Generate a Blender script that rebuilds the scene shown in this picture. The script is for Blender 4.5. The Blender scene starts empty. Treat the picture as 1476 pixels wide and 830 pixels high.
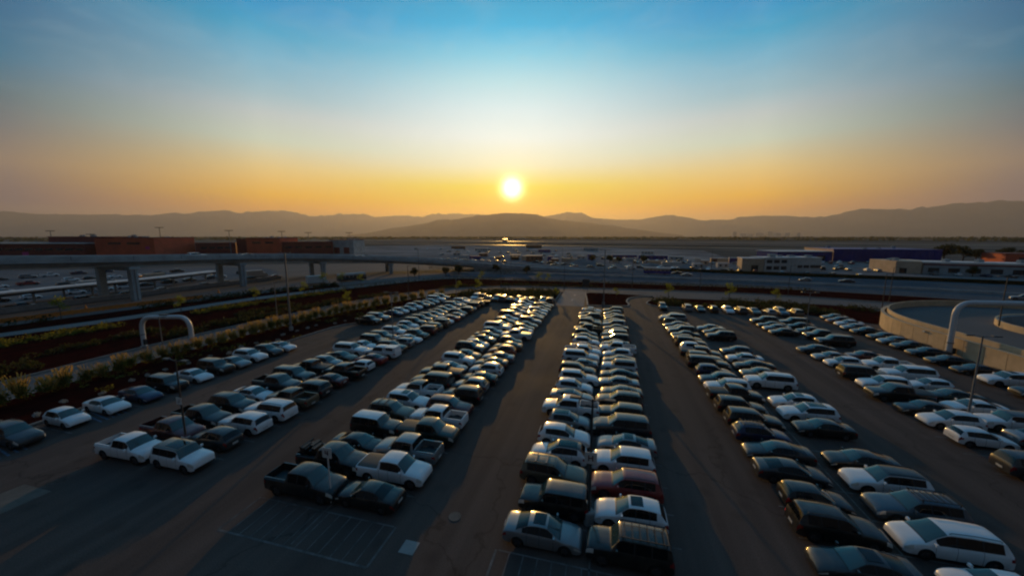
import bpy, bmesh, math, random
from mathutils import Vector, Matrix, noise as mnoise
R = math.radians
rnd = random.Random(7)
scene = bpy.context.scene
col = scene.collection

# ------------------------------------------------------------------ camera
YAW, PITCH, EYE = 14.508, 8.085, 18.7
cam_d = bpy.data.cameras.new("camera")
cam_d.sensor_width = 36.0
cam_d.lens = 528.0 / 1476.0 * 36.0
cam_d.clip_start, cam_d.clip_end = 0.5, 60000.0
cam = bpy.data.objects.new("camera", cam_d)
col.objects.link(cam)
cam.location = (0, 0, EYE)
cam.rotation_euler = (R(90 - PITCH), 0, R(YAW))
scene.camera = cam

# ------------------------------------------------------------------ sky
SUN_EL, SUN_AZ = 7.1, -YAW           # azimuth clockwise from +Y
AZ = R(SUN_AZ)
SUNV = Vector((math.sin(AZ) * math.cos(R(SUN_EL)), math.cos(AZ) * math.cos(R(SUN_EL)), math.sin(R(SUN_EL))))

def lin(c):
    return tuple(((v / 255.0) / 12.92 if v <= 10 else ((v / 255.0 + 0.055) / 1.055) ** 2.4) for v in c)

world = bpy.data.worlds.new("World")
scene.world = world
world.use_nodes = True
nt = world.node_tree
for n in list(nt.nodes):
    nt.nodes.remove(n)

def N(tree, kind, **kw):
    n = tree.nodes.new(kind)
    for k, v in kw.items():
        setattr(n, k, v)
    return n

def math_node(tree, op, a, b=None, clamp=False):
    n = N(tree, 'ShaderNodeMath', operation=op, use_clamp=clamp)
    for i, v in enumerate((a, b)):
        if v is None:
            continue
        if isinstance(v, (int, float)):
            n.inputs[i].default_value = v
        else:
            tree.links.new(v, n.inputs[i])
    return n.outputs[0]

def ramp(tree, fac, stops, interp='LINEAR'):
    n = N(tree, 'ShaderNodeValToRGB')
    cr = n.color_ramp
    cr.interpolation = interp
    while len(cr.elements) < len(stops):
        cr.elements.new(0.5)
    for e, (p, c) in zip(cr.elements, stops):
        e.position = p
        e.color = (c[0], c[1], c[2], 1)
    tree.links.new(fac, n.inputs[0])
    return n.outputs[0]

def mix(tree, fac, a, b, mode='MIX'):
    n = N(tree, 'ShaderNodeMix', data_type='RGBA', blend_type=mode)
    for sock, v in ((n.inputs[0], fac), (n.inputs[6], a), (n.inputs[7], b)):
        if isinstance(v, (int, float)):
            sock.default_value = v
        elif isinstance(v, tuple):
            sock.default_value = (v[0], v[1], v[2], 1)
        else:
            tree.links.new(v, sock)
    return n.outputs[2]

tc = N(nt, 'ShaderNodeTexCoord')
sep = N(nt, 'ShaderNodeSeparateXYZ')
nt.links.new(tc.outputs['Generated'], sep.inputs[0])
el = math_node(nt, 'MULTIPLY', math_node(nt, 'ARCSINE', sep.outputs[2]), 180 / math.pi)
elf = math_node(nt, 'DIVIDE', el, 90.0, clamp=True)
az = math_node(nt, 'ARCTAN2', sep.outputs[0], sep.outputs[1])
daz = math_node(nt, 'ABSOLUTE', math_node(nt, 'WRAP', math_node(nt, 'SUBTRACT', az, AZ), math.pi))
# wrap into -pi..pi
for n in nt.nodes:
    if n.type == 'MATH' and n.operation == 'WRAP':
        n.inputs[1].default_value = math.pi
        n.inputs[2].default_value = -math.pi
dazd = math_node(nt, 'MULTIPLY', daz, 180 / math.pi)

def elstops(rows):
    return [(max(0.0, e / 90.0), lin(c)) for e, c in rows]

SKY_SUN = [(0.0, (250, 180, 25)), (3.5, (290, 208, 14)), (5.2, (253.5, 208.3, 25.4)), (7.3, (250.8, 227.3, 52)), (10.3, (248.3, 246.3, 205.9)), (14.1, (244.7, 255.4, 248.5)), (17.7, (224.9, 247.1, 249.7)), (21.1, (188.5, 233.4, 241.9)), (24.3, (131.4, 213.2, 237.1)), (27.3, (40.3, 185.1, 229.4)), (30.1, (20, 166, 212)), (42, (18, 128, 180)), (90, (50, 95, 132))]
SKY_MID = [(0.0, (195, 135, 50)), (3.5, (256.3, 170.9, 37.1)), (5.2, (263.2, 195, 39.2)), (8.5, (244.7, 213.1, 139.1)), (11.8, (211.1, 221, 198.3)), (14.9, (195.8, 207.8, 206.4)), (17.2, (157.8, 195.1, 206.3)), (20.8, (111.3, 181.7, 209.7)), (23.5, (38.7, 165, 205.6)), (26.1, (20, 150, 203)), (34, (26, 124, 172)), (90, (50, 95, 132))]
SKY_SIDE = [(0.0, (85, 72, 74)), (3.1, (110, 90, 102)), (6.8, (152, 129.8, 110)), (9.8, (116.2, 120.6, 122.9)), (12.7, (84.4, 115.3, 127.5)), (15.6, (37.1, 113.9, 145.5)), (17.7, (26.4, 105.8, 142.7)), (19.9, (22, 98, 140)), (28, (28, 95, 140)), (90, (50, 95, 132))]
SKY_BACK = [(0.0, (54, 50, 53)), (8, (60, 56, 59)), (18, (56, 66, 77)), (35, (48, 75, 98)), (90, (50, 95, 132))]
cs = ramp(nt, elf, elstops(SKY_SUN))
cm = ramp(nt, elf, elstops(SKY_MID))
cd = ramp(nt, elf, elstops(SKY_SIDE))
cb = ramp(nt, elf, elstops(SKY_BACK))

def span(lo, hi, smooth=True):
    n = N(nt, 'ShaderNodeMapRange', interpolation_type='SMOOTHSTEP' if smooth else 'LINEAR', clamp=True)
    n.inputs['From Min'].default_value = lo
    n.inputs['From Max'].default_value = hi
    nt.links.new(dazd, n.inputs['Value'])
    return n.outputs[0]
c1 = mix(nt, span(0, 34), cs, cm)
c2 = mix(nt, span(33, 53, False), c1, cd)
c3 = mix(nt, span(60, 130), c2, cb)
# thin smoke drifting high over the sun
mp = N(nt, 'ShaderNodeMapping')
mp.inputs['Scale'].default_value = (2.2, 2.2, 6.0)
mp.inputs['Rotation'].default_value = (0.1, 0.35, 0.2)
nt.links.new(tc.outputs['Generated'], mp.inputs['Vector'])
nz = N(nt, 'ShaderNodeTexNoise')
nz.inputs['Scale'].default_value = 3.6
nz.inputs['Detail'].default_value = 8
nz.inputs['Roughness'].default_value = 0.56
nz.inputs['Distortion'].default_value = 1.1
nt.links.new(mp.outputs[0], nz.inputs['Vector'])
cl = N(nt, 'ShaderNodeMapRange', interpolation_type='SMOOTHSTEP')
cl.inputs['From Min'].default_value = 0.40
cl.inputs['From Max'].default_value = 0.78
cl.inputs['To Max'].default_value = 0.16
nt.links.new(nz.outputs[0], cl.inputs['Value'])
hi = N(nt, 'ShaderNodeMapRange', interpolation_type='SMOOTHSTEP')
hi.inputs['From Min'].default_value = 8
hi.inputs['From Max'].default_value = 20
nt.links.new(el, hi.inputs['Value'])
cloud = math_node(nt, 'MULTIPLY', cl.outputs[0], hi.outputs[0])
cloudc = mix(nt, 0.55, c3, lin((205, 218, 220)))
c4 = mix(nt, cloud, c3, cloudc)
# aureole and disc of the sun itself
dotn = N(nt, 'ShaderNodeVectorMath', operation='DOT_PRODUCT')
nt.links.new(tc.outputs['Generated'], dotn.inputs[0])
dotn.inputs[1].default_value = SUNV
ang = math_node(nt, 'MULTIPLY', math_node(nt, 'ARCCOSINE', math_node(nt, 'MINIMUM', dotn.outputs['Value'], 1.0)), 180 / math.pi)
q = math_node(nt, 'DIVIDE', ang, 1.22)
disc = math_node(nt, 'EXPONENT', math_node(nt, 'MULTIPLY', math_node(nt, 'MULTIPLY', q, q), -1.0))
glow = math_node(nt, 'MULTIPLY', math_node(nt, 'EXPONENT', math_node(nt, 'MULTIPLY', ang, -1 / 2.2)), 0.55)
glc = N(nt, 'ShaderNodeVectorMath', operation='SCALE')
glc.inputs[0].default_value = (1.0, 0.78, 0.25)
nt.links.new(glow, glc.inputs['Scale'])
c5 = mix(nt, 1.0, c4, glc.outputs[0], 'ADD')
dsc = N(nt, 'ShaderNodeVectorMath', operation='SCALE')
dsc.inputs[0].default_value = (6.0, 5.1, 3.0)
nt.links.new(disc, dsc.inputs['Scale'])
c5 = mix(nt, 1.0, c5, dsc.outputs[0], 'ADD')
# clear-air part of the sky
sky = N(nt, 'ShaderNodeTexSky', sky_type='NISHITA')
sky.sun_disc = False
sky.sun_elevation = R(SUN_EL)
sky.sun_rotation = R(SUN_AZ)
sky.dust_density = 3.0
SKY_GAIN = 1.0
bg1 = N(nt, 'ShaderNodeBackground')
bg1.inputs['Strength'].default_value = SKY_GAIN
nt.links.new(c5, bg1.inputs['Color'])
bg2 = N(nt, 'ShaderNodeBackground')
bg2.inputs['Strength'].default_value = 0.002
nt.links.new(sky.outputs[0], bg2.inputs['Color'])
add = N(nt, 'ShaderNodeAddShader')
nt.links.new(bg1.outputs[0], add.inputs[0])
nt.links.new(bg2.outputs[0], add.inputs[1])
out = N(nt, 'ShaderNodeOutputWorld')
nt.links.new(add.outputs[0], out.inputs['Surface'])

# ------------------------------------------------------------------ sun lamp, exposure
sun_d = bpy.data.lights.new("sun", 'SUN')
sun_d.energy = 2.8
sun_d.angle = R(0.5)
sun_d.color = (1.0, 0.55, 0.14)
sun = bpy.data.objects.new("sun", sun_d)
sun.rotation_euler = SUNV.to_track_quat('Z', 'Y').to_euler()
sun.location = (0, 0, 60)
col.objects.link(sun)
scene.view_settings.view_transform = 'Standard'
scene.view_settings.look = 'None'
scene.view_settings.exposure = 0.0
scene.view_settings.gamma = 1.0
cy = scene.cycles
cy.max_bounces = 5
cy.diffuse_bounces = 2
cy.glossy_bounces = 3
cy.transmission_bounces = 2
cy.volume_bounces = 0
cy.transparent_max_bounces = 8
cy.filter_width = 2.2
HAZE_DENSITY = 0.42e-4

# ------------------------------------------------------------------ helpers
def tag(o, label=None, cat=None, group=None, kind=None):
    for k, v in (('label', label), ('category', cat), ('group', group), ('kind', kind)):
        if v:
            o[k] = v
    return o

def link(name, data, parent=None, loc=None, rz=0.0):
    o = bpy.data.objects.new(name, data)
    col.objects.link(o)
    if parent is not None:
        o.parent = parent
    if loc is not None:
        o.location = loc
    if rz:
        o.rotation_euler = (0, 0, rz)
    return o

def thing(name, label, cat, loc=(0, 0, 0), rz=0.0, group=None):
    return tag(link(name, None, None, loc, rz), label, cat, group)

class MB:
    """collects faces, then becomes one mesh"""
    def __init__(self):
        self.v, self.f, self.m = [], [], []

    def add(self, vs, fs, mi=0):
        o = len(self.v)
        self.v += [tuple(p) for p in vs]
        self.f += [tuple(i + o for i in f) for f in fs]
        self.m += [mi] * len(fs)
        return self

    def box(self, c, s, rz=0.0, mi=0, taper=1.0, bev=0.0):
        x, y, z = s[0] / 2, s[1] / 2, s[2] / 2
        vs = []
        for k, t in ((-1, 1.0), (1, taper)):
            for a, b in ((-1, -1), (1, -1), (1, 1), (-1, 1)):
                vs.append((a * x * t, b * y * t, k * z))
        cr, sr = math.cos(rz), math.sin(rz)
        vs = [(c[0] + p[0] * cr - p[1] * sr, c[1] + p[0] * sr + p[1] * cr, c[2] + p[2]) for p in vs]
        return self.add(vs, [(3, 2, 1, 0), (4, 5, 6, 7), (0, 1, 5, 4), (1, 2, 6, 5), (2, 3, 7, 6), (3, 0, 4, 7)], mi)

    def tube(self, pts, rad, n=8, mi=0, cap=True):
        pts = [Vector(p) for p in pts]
        rads = rad if isinstance(rad, (list, tuple)) else [rad] * len(pts)
        rings = []
        ref = None
        for i, p in enumerate(pts):
            d = (pts[min(i + 1, len(pts) - 1)] - pts[max(i - 1, 0)]).normalized()
            if ref is None:
                ref = d.orthogonal().normalized()
            u = (ref - d * ref.dot(d)).normalized()
            ref = u
            w = d.cross(u)
            rings.append([p + (u * math.cos(2 * math.pi * k / n) + w * math.sin(2 * math.pi * k / n)) * rads[i] for k in range(n)])
        vs = [q for r in rings for q in r]
        fs = []
        for i in range(len(pts) - 1):
            for k in range(n):
                a, b = i * n + k, i * n + (k + 1) % n
                fs.append((a, b, b + n, a + n))
        if cap:
            fs.append(tuple(reversed(range(n))))
            fs.append(tuple((len(pts) - 1) * n + k for k in range(n)))
        return self.add(vs, fs, mi)

    def prism(self, poly, z0, z1, mi=0):
        n = len(poly)
        vs = [(p[0], p[1], z0) for p in poly] + [(p[0], p[1], z1) for p in poly]
        fs = [tuple(range(n, 2 * n)), tuple(reversed(range(n)))]
        for i in range(n):
            j = (i + 1) % n
            fs.append((i, j, j + n, i + n))
        return self.add(vs, fs, mi)

    def mesh(self, name, mats, smooth=None):
        me = bpy.data.meshes.new(name)
        me.from_pydata(self.v, [], self.f)
        for m in mats:
            me.materials.append(m)
        if any(self.m):
            me.polygons.foreach_set('material_index', self.m)
        if smooth is not None:
            me.polygons.foreach_set('use_smooth', [True] * len(me.polygons))
            me.set_sharp_from_angle(angle=R(smooth))
        me.update()
        return me

    def build(self, name, mats, parent=None, loc=None, rz=0.0, smooth=None):
        if not isinstance(mats, (list, tuple)):
            mats = [mats]
        return link(name, self.mesh(name, mats, smooth), parent, loc, rz)

def ccw(poly):
    a = sum(poly[i][0] * poly[(i + 1) % len(poly)][1] - poly[(i + 1) % len(poly)][0] * poly[i][1] for i in range(len(poly)))
    return poly if a > 0 else list(reversed(poly))

def smooth_line(pts, step=3.0):
    """Catmull-Rom through the points"""
    res = []
    P = [Vector((*p, 0)) if len(p) == 2 else Vector(p) for p in pts]
    for i in range(len(P) - 1):
        a, b, c, d = P[max(i - 1, 0)], P[i], P[i + 1], P[min(i + 2, len(P) - 1)]
        n = max(1, int((c - b).length / step))
        for k in range(n):
            t = k / n
            res.append(0.5 * ((2 * b) + (c - a) * t + (2 * a - 5 * b + 4 * c - d) * t * t + (3 * b - a - 3 * c + d) * t ** 3))
    res.append(P[-1])
    return res

def tess(poly):
    """ear clipping, faces up"""
    idx = list(range(len(poly)))
    out = []
    def cr(a, b, c):
        return (b[0] - a[0]) * (c[1] - a[1]) - (b[1] - a[1]) * (c[0] - a[0])
    while len(idx) > 3:
        best = None
        for q in range(len(idx)):
            i, j, k = idx[q - 1], idx[q], idx[(q + 1) % len(idx)]
            a, b, c = poly[i], poly[j], poly[k]
            if cr(a, b, c) <= 1e-9:
                continue
            if any(cr(a, b, poly[m]) >= 0 and cr(b, c, poly[m]) >= 0 and cr(c, a, poly[m]) >= 0 for m in idx if m not in (i, j, k)):
                continue
            best = q
            break
        if best is None:
            best = min(range(len(idx)), key=lambda q: abs(cr(poly[idx[q - 1]], poly[idx[q]], poly[idx[(q + 1) % len(idx)]])))
            idx.pop(best)
            continue
        out.append((idx[best - 1], idx[best], idx[(best + 1) % len(idx)]))
        idx.pop(best)
    out.append(tuple(idx))
    return out

def sheet(name, poly, z, m, kind='structure', parent=None):
    poly = ccw([(p[0], p[1]) for p in poly])
    me = bpy.data.meshes.new(name)
    me.from_pydata([(x, y, z) for x, y in poly], [], tess(poly))
    me.materials.append(m)
    o = link(name, me, parent)
    if kind and parent is None:
        o['kind'] = kind
    return o

def raised(name, poly, z0, z1, m):
    """a planted bed: flat top, low sides"""
    poly = ccw([(p[0], p[1]) for p in poly])
    n = len(poly)
    fs = tess(poly) + [(n + i, n + (i + 1) % n, (i + 1) % n, i) for i in range(n)]
    me = bpy.data.meshes.new(name)
    me.from_pydata([(x, y, z1) for x, y in poly] + [(x, y, z0) for x, y in poly], [], fs)
    me.materials.append(m)
    o = link(name, me)
    o['kind'] = 'structure'
    return o

def strip_mb(line, w, z0, z1, mb=None, mi=0, offset=0.0):
    """a low rectangular bar that follows a line"""
    mb = mb or MB()
    P = [Vector((p[0], p[1], 0)) for p in line]
    vs, fs = [], []
    for i, p in enumerate(P):
        d = (P[min(i + 1, len(P) - 1)] - P[max(i - 1, 0)]).normalized()
        n = Vector((-d.y, d.x, 0))
        a, b = p + n * (offset + w / 2), p + n * (offset - w / 2)
        vs += [(a.x, a.y, z0), (a.x, a.y, z1), (b.x, b.y, z1), (b.x, b.y, z0)]
    for i in range(len(P) - 1):
        for k in range(3):
            a = i * 4 + k
            fs.append((a + 1, a, a + 4, a + 5))
    m = len(P) - 1
    fs.append((0, 1, 2, 3))
    fs.append((m * 4 + 3, m * 4 + 2, m * 4 + 1, m * 4))
    return mb.add(vs, fs, mi)

# ------------------------------------------------------------------ materials
def mat(name, base, rough=0.7, metal=0.0, spec=0.5, coat=0.0, noise=None, bump=0.0, bscale=20.0, emit=None):
    m = bpy.data.materials.new(name)
    m.use_nodes = True
    t = m.node_tree
    b = t.nodes['Principled BSDF']
    b.inputs['Roughness'].default_value = rough
    b.inputs['Metallic'].default_value = metal
    b.inputs['Specular IOR Level'].default_value = spec
    b.inputs['Coat Weight'].default_value = coat
    b.inputs['Coat Roughness'].default_value = 0.06
    b.inputs['Base Color'].default_value = (*base, 1)
    if noise or bump:
        g = N(t, 'ShaderNodeNewGeometry')
    if noise:
        sc, amt = noise[0], noise[1]
        c2 = noise[2] if len(noise) > 2 else tuple(v * (1 - amt) for v in base)
        n1 = N(t, 'ShaderNodeTexNoise')
        n1.inputs['Scale'].default_value = sc
        n1.inputs['Detail'].default_value = 6
        n1.inputs['Roughness'].default_value = 0.62
        t.links.new(g.outputs['Position'], n1.inputs['Vector'])
        r = ramp(t, n1.outputs[0], [(0.35, c2), (0.65, base)])
        t.links.new(r, b.inputs['Base Color'])
    if bump:
        n2 = N(t, 'ShaderNodeTexNoise')
        n2.inputs['Scale'].default_value = bscale
        n2.inputs['Detail'].default_value = 4
        t.links.new(g.outputs['Position'], n2.inputs['Vector'])
        bp = N(t, 'ShaderNodeBump')
        bp.inputs['Strength'].default_value = bump
        bp.inputs['Distance'].default_value = 0.05
        t.links.new(n2.outputs[0], bp.inputs['Height'])
        t.links.new(bp.outputs[0], b.inputs['Normal'])
    if emit:
        b.inputs['Emission Color'].default_value = (*emit[0], 1)
        b.inputs['Emission Strength'].default_value = emit[1]
    return m

def asphalt(name, a, b, rough=0.75, scale=0.06, seams=False, spec=0.2):
    m = bpy.data.materials.new(name)
    m.use_nodes = True
    t = m.node_tree
    p = t.nodes['Principled BSDF']
    p.inputs['Specular IOR Level'].default_value = spec
    g = N(t, 'ShaderNodeNewGeometry')
    n1 = N(t, 'ShaderNodeTexNoise')
    n1.inputs['Scale'].default_value = scale
    n1.inputs['Detail'].default_value = 8
    n1.inputs['Roughness'].default_value = 0.6
    t.links.new(g.outputs['Position'], n1.inputs['Vector'])
    c = ramp(t, n1.outputs[0], [(0.3, a), (0.7, b)])
    n2 = N(t, 'ShaderNodeTexNoise')
    n2.inputs['Scale'].default_value = 14
    n2.inputs['Detail'].default_value = 5
    t.links.new(g.outputs['Position'], n2.inputs['Vector'])
    gr = ramp(t, n2.outputs[0], [(0.3, (0.72, 0.72, 0.72)), (0.7, (1.2, 1.2, 1.2))])
    c = mix(t, 1.0, c, gr, 'MULTIPLY')
    if seams:
        # sealed cracks and paving joints
        v = N(t, 'ShaderNodeTexVoronoi', feature='DISTANCE_TO_EDGE')
        v.inputs['Scale'].default_value = 0.055
        w = N(t, 'ShaderNodeTexNoise')
        w.inputs['Scale'].default_value = 0.25
        w.inputs['Detail'].default_value = 5
        t.links.new(g.outputs['Position'], w.inputs['Vector'])
        sc = N(t, 'ShaderNodeVectorMath', operation='SCALE')
        sc.inputs['Scale'].default_value = 7.0
        t.links.new(w.outputs['Color'], sc.inputs[0])
        ad = N(t, 'ShaderNodeVectorMath', operation='ADD')
        t.links.new(g.outputs['Position'], ad.inputs[0])
        t.links.new(sc.outputs[0], ad.inputs[1])
        t.links.new(ad.outputs[0], v.inputs['Vector'])
        cr = ramp(t, v.outputs['Distance'], [(0.0, (0.45, 0.45, 0.45)), (0.006, (1, 1, 1))])
        c = mix(t, 0.7, c, cr, 'MULTIPLY')
        mp2 = N(t, 'ShaderNodeMapping')
        mp2.inputs['Scale'].default_value = (0.75, 0.025, 1.0)
        t.links.new(g.outputs['Position'], mp2.inputs['Vector'])
        n3 = N(t, 'ShaderNodeTexNoise')
        n3.inputs['Scale'].default_value = 1.0
        n3.inputs['Detail'].default_value = 3
        t.links.new(mp2.outputs[0], n3.inputs['Vector'])
        tr = ramp(t, n3.outputs[0], [(0.35, (0.80, 0.80, 0.81)), (0.65, (1.14, 1.13, 1.12))])
        c = mix(t, 1.0, c, tr, 'MULTIPLY')
        # oil drips
        v2 = N(t, 'ShaderNodeTexVoronoi')
        v2.inputs['Scale'].default_value = 0.45
        t.links.new(g.outputs['Position'], v2.inputs['Vector'])
        oil = ramp(t, v2.outputs['Distance'], [(0.08, (0.6, 0.6, 0.6)), (0.3, (1, 1, 1))])
        c = mix(t, 0.5, c, oil, 'MULTIPLY')
    t.links.new(c, p.inputs['Base Color'])
    rr = ramp(t, n1.outputs[0], [(0.3, (rough - 0.12,) * 3), (0.7, (rough + 0.1,) * 3)])
    t.links.new(rr, p.inputs['Roughness'])
    bp = N(t, 'ShaderNodeBump')
    bp.inputs['Strength'].default_value = 0.25
    bp.inputs['Distance'].default_value = 0.02
    t.links.new(n2.outputs[0], bp.inputs['Height'])
    t.links.new(bp.outputs[0], p.inputs['Normal'])
    return m

M = {
    'asphalt': asphalt('lot asphalt', (0.072, 0.054, 0.047), (0.110, 0.083, 0.072), 0.9, 0.05, True, 0.12),
    'road': asphalt('road asphalt', (0.12, 0.115, 0.11), (0.17, 0.16, 0.155), 0.9, 0.08, False, 0.03),
    'highway': asphalt('highway asphalt', (0.070, 0.088, 0.105), (0.10, 0.12, 0.138), 0.9, 0.03, False, 0.0),
    'pale_road': asphalt('concrete road', (0.17, 0.168, 0.165), (0.24, 0.235, 0.23), 0.9, 0.05, False, 0.05),
    'apron': asphalt('apron concrete', (0.13, 0.12, 0.115), (0.38, 0.355, 0.335), 0.95, 0.016, False, 0.0),
    'yard': asphalt('yard asphalt', (0.13, 0.13, 0.135), (0.20, 0.195, 0.195), 0.95, 0.03, False, 0.0),
    'runway': asphalt('runway', (0.07, 0.06, 0.055), (0.10, 0.085, 0.075), 0.55, 0.004, False, 0.05),
    'paint': mat('worn white road paint', (0.42, 0.41, 0.39), 0.7, noise=(3.0, 0.55)),
    'faded_paint': mat('faded road paint', (0.185, 0.178, 0.17), 0.85, noise=(1.2, 0.6), spec=0.1),
    'patch': mat('concrete patch', (0.17, 0.15, 0.13), 0.95, noise=(0.8, 0.35), spec=0.05),
    'blue_paint': mat('worn blue road paint', (0.08, 0.16, 0.26), 0.7, noise=(2.0, 0.6)),
    'yellow_paint': mat('worn yellow road paint', (0.45, 0.32, 0.07), 0.7, noise=(3.0, 0.5)),
    'concrete': mat('concrete', (0.30, 0.295, 0.285), 0.85, noise=(0.6, 0.3), bump=0.15, bscale=6),
    'conc_dark': mat('weathered concrete', (0.38, 0.44, 0.46), 0.85, noise=(0.25, 0.35), bump=0.15, bscale=3),
    'kerb': mat('kerb concrete', (0.30, 0.285, 0.26), 0.85, noise=(1.2, 0.35)),
    'tanwall': mat('tan wall concrete', (0.58, 0.44, 0.28), 0.85, noise=(0.5, 0.25), bump=0.2, bscale=4),
    'mulch': mat('red bark mulch', (0.042, 0.008, 0.006), 0.95, noise=(0.5, 0.5, (0.020, 0.006, 0.005)), spec=0.0, bump=0.8, bscale=5),
    'soil': mat('dry soil', (0.24, 0.222, 0.215), 0.95, noise=(0.15, 0.4), spec=0.0, bump=0.5, bscale=2),
    'plain': mat('dry plain', (0.17, 0.15, 0.13), 0.95, noise=(0.006, 0.4, (0.075, 0.072, 0.064)), spec=0.0),
    'rock': mat('mountain scrub', (0.09, 0.08, 0.068), 0.95, noise=(0.002, 0.4), spec=0.0),
    'steel_white': mat('white painted steel', (0.62, 0.62, 0.62), 0.4, noise=(0.8, 0.15)),
    'pole': mat('galvanised pole', (0.22, 0.23, 0.24), 0.5, 0.4, noise=(2.0, 0.25)),
    'dark_pole': mat('bronze painted pole', (0.05, 0.05, 0.05), 0.5, 0.2),
    'lens': mat('lamp lens', (0.55, 0.55, 0.5), 0.2),
    'sign_white': mat('sign white', (0.66, 0.62, 0.58), 0.5, noise=(6, 0.15)),
    'sign_dark': mat('sign lettering', (0.10, 0.03, 0.035), 0.5),
    'brick': mat('terracotta cladding', (0.66, 0.115, 0.05), 0.8, noise=(0.15, 0.25)),
    'brick_dark': mat('dark red cladding', (0.20, 0.035, 0.03), 0.8, noise=(0.15, 0.25)),
    'roof_white': mat('white roof membrane', (0.62, 0.60, 0.58), 0.7, noise=(0.3, 0.2)),
    'wall_white': mat('painted wall', (0.55, 0.53, 0.50), 0.8, noise=(0.3, 0.2)),
    'wall_tan': mat('tan render', (0.50, 0.38, 0.27), 0.85, noise=(0.3, 0.2)),
    'blue_metal': mat('blue sheet metal', (0.012, 0.022, 0.23), 0.55, noise=(0.1, 0.3)),
    'maroon': mat('maroon fascia', (0.15, 0.03, 0.05), 0.7),
    'magenta': mat('magenta panel', (0.55, 0.03, 0.25), 0.6),
    'glass': mat('building glass', (0.02, 0.025, 0.03), 0.06, spec=0.8),
    'dark': mat('dark opening', (0.012, 0.012, 0.014), 0.8),
    'orange': mat('orange barrier mesh', (0.62, 0.20, 0.03), 0.75, noise=(1.5, 0.3)),
    'tyre': mat('tyre rubber', (0.014, 0.014, 0.014), 0.85, noise=(9, 0.3)),
    'rim': mat('alloy rim', (0.13, 0.13, 0.135), 0.35, 0.7),
    'trim': mat('black plastic trim', (0.012, 0.012, 0.013), 0.55),
    'cabin': mat('tinted car glass', (0.005, 0.006, 0.007), 0.05, spec=0.38),
    'wind': mat('windscreen glass', (0.032, 0.060, 0.055), 0.035, spec=0.85),  # teal of the reflected sky put into the base colour
    'headlamp': mat('headlamp lens', (0.55, 0.53, 0.48), 0.08, spec=0.8, coat=1.0),
    'taillamp': mat('tail lamp lens', (0.25, 0.008, 0.008), 0.12, spec=0.7, coat=1.0),
    'tail_lit': mat('tail lamp lens lit', (0.3, 0.01, 0.01), 0.12, emit=((1.0, 0.03, 0.03), 1.2)),
    'plate': mat('plate', (0.6, 0.6, 0.58), 0.5, noise=(12, 0.3)),
    'tonneau': mat('vinyl bed cover', (0.045, 0.038, 0.032), 0.55, noise=(2, 0.3)),
    'glint_cover': mat('sun-glint gold bed cover', (0.75, 0.62, 0.30), 0.22, 1.0),  # yellow of the sun glint put into the cover's colour
    'bed': mat('bed liner', (0.03, 0.028, 0.026), 0.8, noise=(3, 0.3)),
    'tan_bed': mat('dusty bed floor', (0.30, 0.23, 0.15), 0.8, noise=(3, 0.3)),
    'bark': mat('bark', (0.09, 0.065, 0.045), 0.9, noise=(3, 0.4)),
    'leaf_dark': mat('dark leaves', (0.022, 0.036, 0.012), 0.7, noise=(0.9, 0.5)),
    'leaf_green': mat('green leaves', (0.05, 0.085, 0.02), 0.65, noise=(0.8, 0.5)),
    'leaf_lime': mat('lime leaves', (0.16, 0.20, 0.03), 0.6, noise=(1.5, 0.4)),
    'straw': mat('straw seed heads', (0.24, 0.16, 0.055), 0.8, noise=(2, 0.4)),
    'white_leaf': mat('silvery leaves', (0.42, 0.42, 0.38), 0.7, noise=(2, 0.3)),
    'container': mat('rusty container', (0.22, 0.10, 0.06), 0.7, noise=(0.5, 0.4)),
}

def leafy(name, c, through):
    m = mat(name, c, 0.65, noise=(0.9, 0.5), spec=0.2)
    t = m.node_tree
    b = t.nodes['Principled BSDF']
    tr = N(t, 'ShaderNodeBsdfTranslucent')
    tr.inputs['Color'].default_value = (*through, 1)
    mx = N(t, 'ShaderNodeMixShader')
    mx.inputs[0].default_value = 0.45
    t.links.new(b.outputs[0], mx.inputs[1])
    t.links.new(tr.outputs[0], mx.inputs[2])
    t.links.new(mx.outputs[0], t.nodes['Material Output'].inputs['Surface'])
    return m
M['leaf_dark'] = leafy('dark leaves', (0.028, 0.040, 0.014), (0.05, 0.055, 0.012))
M['leaf_green'] = leafy('green leaves', (0.10, 0.12, 0.025), (0.22, 0.21, 0.03))
M['leaf_lime'] = leafy('lime leaves', (0.17, 0.22, 0.03), (0.30, 0.33, 0.03))
M['straw'] = leafy('straw seed heads', (0.42, 0.28, 0.09), (0.5, 0.32, 0.08))

def paint(name, c, metal=0.0, rough=0.34):
    m = mat('car paint ' + name, c, rough, metal, 0.35, 0.6)
    t = m.node_tree
    b = t.nodes['Principled BSDF']
    b.inputs['Coat Roughness'].default_value = 0.055
    g = N(t, 'ShaderNodeNewGeometry')
    n1 = N(t, 'ShaderNodeTexNoise')
    n1.inputs['Scale'].default_value = 1.7
    n1.inputs['Detail'].default_value = 6
    t.links.new(g.outputs['Position'], n1.inputs['Vector'])
    # road dust
    dust = ramp(t, n1.outputs[0], [(0.38, c), (0.75, tuple(v * 0.86 + d * 0.14 for v, d in zip(c, (0.25, 0.21, 0.16))))])
    t.links.new(dust, b.inputs['Base Color'])
    cr = ramp(t, n1.outputs[0], [(0.3, (0.03,) * 3), (0.75, (0.14,) * 3)])
    t.links.new(cr, b.inputs['Coat Roughness'])
    return m

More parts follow.
